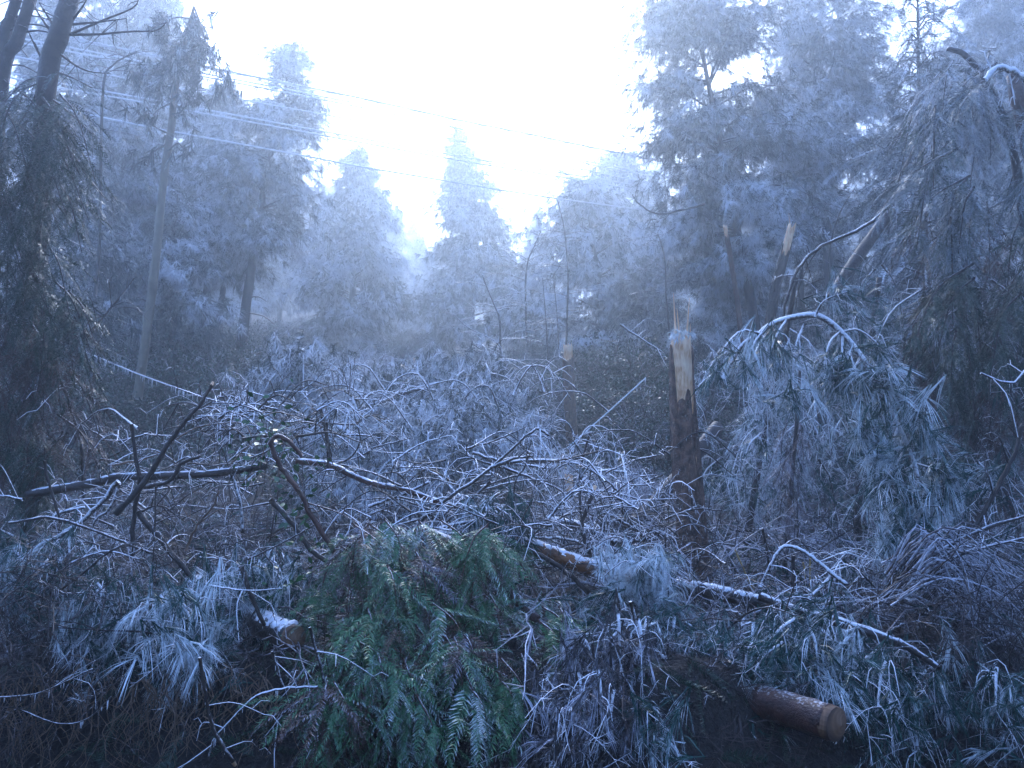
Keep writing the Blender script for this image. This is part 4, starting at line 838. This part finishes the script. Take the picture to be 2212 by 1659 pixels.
# ------------------------------------------------------------------ dark fir at the left edge
lf = empty('fir_tree', tuple(P(60, 1150, 6.2)), 'large dark fir with drooping boughs and a leaning bare trunk at the left edge', 'tree')
mb = MB(); q = spline(pts('60,1150 80,600 100,190 131,64 156,-20 175,-120', 6.2, 6.0), 30); mb.tube(q, np.linspace(.075, .062, 30), 14, -.45, rough=.05)
for s in ['150,75 213,74 280,68 337,66 360,48', '155,53 210,48 273,40', '156,45 178,15 192,-10', '108,65 85,32 66,-5', '118,60 100,30 84,5', '92,130 74,95 58,60', '120,110 180,150 240,160', '150,75 220,45 290,15 300,-15', '105,170 70,185 20,200']:
    a = spline(pts(s, 6.05, 5.9), 12); mb.tube(a, np.linspace(.011, .003, 12), 5, .3)
    for _ in range(5):
        i = r.integers(3, 12); e = a[i] + np.array([r.normal() * .12, r.normal() * .1, r.uniform(-.22, .12)]); mb.tube(spline([a[i], (a[i] + e) / 2 + r.normal(size=3) * .02, e], 4), [.004, .003, .0025, .0015], 4, .4, cap=False)
mb.build('trunk', BARK, lf, tuple(lf.location))
bs = []; bd = []
for k, (s, n) in enumerate([('70,230 142,312 185,376 231,433', 22), ('40,380 90,415 130,450 152,490', 24), ('100,150 150,165 200,190', 14), ('90,200 140,235 200,290', 16), ('60,260 20,300 -20,350', 18), ('95,160 50,180 0,230', 18), ('90,180 60,240 20,300', 20)]):
    bs.append(fir_bough(pts(s, 6.1, 5.8), .012, n, .28, 900 + k, .42, sub=1, droop=.5))
for k in range(92):
    px, py = r.uniform(-80, 150), r.uniform(190, 980); L = r.uniform(130, 230); a = r.uniform(-.5, .7)
    s = np.array([P(px, py, 6.0), P(px + L * .5 * math.sin(a), py + L * .25, 5.85), P(px + L * math.sin(a), py + L * .9, 5.75)])
    (bd if (py > 620 and r.random() < .5) else bs).append(fir_bough(s, .009, 18, .32, 950 + k, -.02 + .42 * r.random() ** 1.7, FIRD, sub=1, droop=.5))
kids(lf, bs, 'bough', [BARK, DARK]); kids(lf, bd, 'dead_bough', [BARK, DEAD])
for k, (s, lb) in enumerate([('-60,900 -30,420 7,99 22,45 41,-20', 'dark slim trunk leaning in the extreme upper left corner'), ('-40,1000 -15,420 7,153 39,82 72,-20', 'thicker dark trunk beside the slim corner trunk at upper left')]):
    o = empty('corner_tree', tuple(P(-50, 950, 6.6)), lb, 'tree'); mb = MB(); st = spline(pts(s, 6.6, 6.4), 24); mb.tube(st, np.linspace(.06, .036 + .006 * k, 24), 12, -.45, rough=.05)
    mb.build('trunk', BARK, o, tuple(o.location))
    mb = MB()
    for t in (.45, .55, .62, .7, .78, .86, .93):
        p = lerp(st, np.array([t]))[0]; a = r.uniform(-1.2, 1.2); e = p + np.array([math.sin(a), r.normal() * .2, -.15]) * r.uniform(.3, .6); mb.tube(spline([p, (p + e) / 2 + (0, 0, .05), e], 6), np.linspace(.009, .003, 6), 5, .3)
    mb.build('branches', BARK, o, tuple(o.location))

# ------------------------------------------------------------------ pale bare pole with a drooping broken top
pl = empty('bare_pole_tree', tuple(P(298, 850, 13)), 'pale bare pole like tree with a drooping dark top standing before the left pines', 'tree')
mb = MB(); st = spline(pts('296,862 302,827 320,692 336,568 344,479 355,373 369,284 376,213 387,142 401,89 410,50 419,14', 13, 13), 40); mb.tube(st, np.interp(np.linspace(0, 1, 40), [0, .8, 1], [.078, .048, .018]), 12, .05, rough=.03)
mb.build('trunk', BARKP, pl, tuple(pl.location))
tp = ['419,14 436,60 448,100 487,154 500,212', '410,40 380,38 355,50 335,80', '405,70 425,95 445,130', '400,95 375,120 345,165 330,200', '393,120 415,150 425,185', '386,150 350,160 315,150 300,190', '402,60 390,85 378,120', '416,20 430,70 440,140', '380,190 410,210 430,230', '375,220 345,235 330,250', '366,290 330,270 265,215', '372,260 400,230 420,190', '362,310 330,330 318,360', '360,330 385,310 405,335']
mats_ = [BARK, PINE]
bs = [pine_bough(pts(s, 13, 12.8), .016, .006, 7 if k < 8 else 3, .35, 1200 + k, .22, 4 if k < 8 else 2, .22, MID, 10, .5, spread=.06, tip=8 if k < 8 else 3, fs=.35) for k, s in enumerate(tp)]
kids(pl, bs, 'bough', mats_)

# ------------------------------------------------------------------ bare saplings in the misty middle
def sapling(label, s, d, a, b, frost, n, L, seed, up=.5):
    r = np.random.default_rng(seed); st = spline(pts(s, d), 16); mb = MB(); mb.tube(st, np.linspace(a, b, 16), 6, frost)
    for t in np.sort(r.uniform(.2, .97, n)):
        p = lerp(st, np.array([t]))[0]; sd = 1 if r.random() < .5 else -1; l = L * r.uniform(.4, 1.1) * (1.15 - t * .6)
        e = p + np.array([sd * l, r.normal() * .4 * l, l * up * r.uniform(-.2, 1)]); arc = spline([p, (p + e) / 2 + (0, 0, .08 * l), e], 6); mb.tube(arc, np.linspace(b * .9, .004, 6), 4, frost + .25, cap=False)
        for _ in range(5):
            i = r.integers(1, 6); e2 = arc[i] + np.array([sd * r.uniform(.05, .3), r.normal() * .15, r.normal() * .15]) * l; mb.tube([arc[i], e2], [.006, .003], 3, frost + .3, cap=False)
    return tag(mb.build('bare_sapling', BARK, None, tuple(st[0])), label, 'sapling')
sapling('dark forked bare sapling right of the spire shaped pine', '1137,760 1137,715 1135,619 1140,566 1155,530 1169,498', 17, .03, .008, .1, 12, 1.0, 1)
sapling('tall thin bare sapling behind the thin snapped trunk', '1222,790 1224,715 1227,591 1218,491 1204,431', 17, .03, .009, .15, 16, 1.0, 2, .25)
sapling('bare sapling with white rimed limbs in front of the spire shaped pine', '1082,850 1080,804 1080,697 1069,662 1052,620 1041,591', 15, .03, .01, .7, 14, .9, 3, .3)
sapling('white rimed limb leaning across the foot of the spire shaped pine', '1085,790 1076,743 1012,708 977,676', 14.5, .022, .008, .8, 8, .5, 4)
sapling('short thin bare sapling between the forked and the tall one', '1184,790 1180,700 1172,600', 17, .02, .007, .25, 10, .7, 5, .3)
sapling('second thin dark sapling left of the tall thin one', '1208,770 1204,690 1196,600', 18, .018, .006, .3, 8, .7, 6, .4)
sapling('bare crooked sapling in front of the hazy pine behind the pole', '205,640 215,520 222,200 245,140 300,110', 12, .03, .008, .3, 16, .9, 7, .3)
sapling('bare rimed sapling below the left leaning pine', '1450,760 1440,650 1436,560 1420,500', 15, .022, .007, .5, 14, .8, 8, .3)
sapling('bare bowed sapling in front of the second tall right hand pine', '1800,640 1790,560 1810,470 1850,400', 13, .022, .007, .3, 10, .7, 9, .4)
sapling('grey dead stem with short stubs on the far right slope', '1935,640 1920,500 1916,430', 14, .03, .015, .2, 8, .4, 10, .2)

# ------------------------------------------------------------------ leafy vine and small leaves
vn = MB(); r = np.random.default_rng(55)
for s in ['560,1010 575,960 600,920 640,880', '500,1000 540,960 580,935', '600,1040 610,980 650,930', '520,1045 560,1020 620,1060', '560,905 600,890 650,905', '640,1120 655,1060 640,1010']:
    a = spline(pts(s, 4.9, 5.0), 12); vn.tube(a, np.linspace(.004, .002, 12), 4, .2, cap=False)
T1 = T_leafy(1, 1.0, 5); T1['v'] = np.array([[0, 0, 0], [.22, .05, .25], [.26, .02, .55], [0, 0, 1], [-.26, .02, .55], [-.22, .05, .25]]); T1['t'] = np.zeros(6); T1['fr'] = np.zeros(6); T1['f'] = [np.array([[0, 1, 2, 3], [0, 3, 4, 5]])]
def leaves(mb, k, xr, yr, dr, S): 
    p = np.array([P(r.normal() * xr[1] + xr[0], r.normal() * yr[1] + yr[0], r.uniform(*dr)) for _ in range(k)]); sc_many(mb, [T1], p, np.stack([r.normal(size=k), r.normal(size=k) * .6, r.normal(size=k) * .4 - .6], 1), S * r.uniform(.6, 1.2, k), 0, r.uniform(0, .2, k), 1, r)
leaves(vn, 150, (590, 45), (965, 50), (4.7, 5.1), .05); leaves(vn, 40, (640, 25), (1100, 50), (4.5, 4.8), .05)
tag(vn.build('leafy_vine', [BARKT, LEAF]), 'small vine with bright green oval leaves climbing the looped branch', 'vine')
gl = MB(); leaves(gl, 60, (730, 50), (1560, 60), (3.9, 4.3), .045); leaves(gl, 40, (640, 60), (1240, 70), (4.4, 4.7), .045)
gl.tube(pts('700,1400 720,1500 740,1660', 4.1), .003, 4, .2); tag(gl.build('leafy_shrub', [BARKT, LEAF]), 'dim oval leaved shoots left of the green fir boughs', 'plant')

# ------------------------------------------------------------------ hanging roots on the earth bank
rt = MB(); r = np.random.default_rng(44)
for k in range(170):
    px, py = r.uniform(-20, 760), r.uniform(1430, 1500); p = P(px, py, 4.25 - .1 * r.random()); a = [p]
    for _ in range(6): p = p + np.array([r.normal() * .05, -.015 + r.normal() * .02, -r.uniform(.03, .10)]); a.append(p)
    rt.tube(spline(a, 12), np.linspace(r.uniform(.002, .005), .001, 12), 4, -.6, cap=False)
kind(rt.build('hanging_roots', BARKT), 'stuff')['label'] = 'thin roots hanging down the dark earth bank'

# ------------------------------------------------------------------ power lines
def wire(label, s, d0, d1, r_px, m=WIRE, name='power_line', cat='wire', drips=120, seed=1, two=False):
    q = pts(s, d0, d1); st = spline(q, 60); mb = MB(); rad = .78 * r_px / F * (d0 + d1) / 2
    mb.tube(st, rad, 6, .6)
    if two:
        tw = st + np.stack([np.zeros(60), np.zeros(60), np.abs(np.sin(np.linspace(0, 40, 60))) * -.05], 1); mb.tube(tw, rad * .6, 5, .6)
    r = np.random.default_rng(seed)
    for t in r.random(drips):
        p = lerp(st, np.array([t]))[0]; mb.tube([p, p - (0, 0, r.uniform(.02, .09))], [rad * .55, rad * .15], 3, .7, cap=False)
    return tag(mb.build(name, m, None, tuple(st[0])), label, cat)
wire('uppermost power line, a dark twisted bundle crossing the white sky', '-80,34 153,82 337,121 533,162 785,213 991,259 1133,287 1240,310 1392,340 1700,395 2300,480', 15, 27, 2.2, CABLE, two=True)
wire('ice white line close below the dark cable, upper of its pair', '-80,60 46,83 142,101 426,156 710,211 1002,272 1257,345 1385,370 2300,540', 15, 27, 1.7, seed=2)
wire('ice white line close below the dark cable, lower of its pair', '-80,72 46,93 142,110 426,163 710,218 1002,280 1257,350 1385,376 2300,548', 15, 27, 1.7, seed=3)
wire('single ice white line in the middle of the set of wires', '-80,100 53,126 135,142 341,182 533,217 660,240 1000,305 1385,392 2300,570', 15, 27, 1.6, seed=4)
wire('ice white line above the lowest wire, upper of its pair', '-80,140 18,157 121,178 341,218 668,278 963,332 1240,378 1392,404 2300,580', 15, 27, 1.8, seed=5)
wire('ice white line above the lowest wire, lower of its pair', '-80,149 18,167 121,188 341,227 668,287 963,341 1240,387 1392,413 2300,590', 15, 27, 1.8, seed=6)
wire('lowest of the ice white power lines, sagging across the spire shaped pine', '-80,196 18,214 107,230 270,264 366,283 671,339 792,362 948,388 1069,408 1204,429 1371,451 1492,467 2300,590', 14.5, 26, 2., seed=7)
wire('low ice coated stay wire sloping down through the left undergrowth', '40,703 107,729 224,777 312,813 437,857 533,889 728,952 831,979 900,1002', 8.0, 9.0, 2.0, name='stay_wire', seed=8)
wire('pale blue rope stretched down between the two broken trunks', '1395,816 1382,828 1320,884 1261,936 1225,968', 10.5, 10, 2., ROPE, name='rope', cat='rope', drips=20, seed=9)

# ------------------------------------------------------------------ mist
m = bpy.data.materials.new('mist'); m.use_nodes = True; t = m.node_tree; t.nodes.remove(t.nodes['Principled BSDF'])
pv = N(t, 'ShaderNodeVolumePrincipled'); pv.inputs['Density'].default_value = HAZE; pv.inputs['Color'].default_value = (.80, .91, 1, 1); pv.inputs["Anisotropy"].default_value = .8
t.links.new(pv.outputs[0], t.nodes['Material Output'].inputs['Volume'])
mb = MB(); lo = np.array([-130, -50, -1.4]); hi = np.array([130, 140, 62.])
mb.add([[(lo, hi)[i][0], (lo, hi)[j][1], (lo, hi)[k][2]] for i in (0, 1) for j in (0, 1) for k in (0, 1)], [[0, 1, 3, 2], [4, 6, 7, 5], [0, 4, 5, 1], [2, 3, 7, 6], [0, 2, 6, 4], [1, 5, 7, 3]])
kind(mb.build('haze', m, smooth=False), 'stuff')
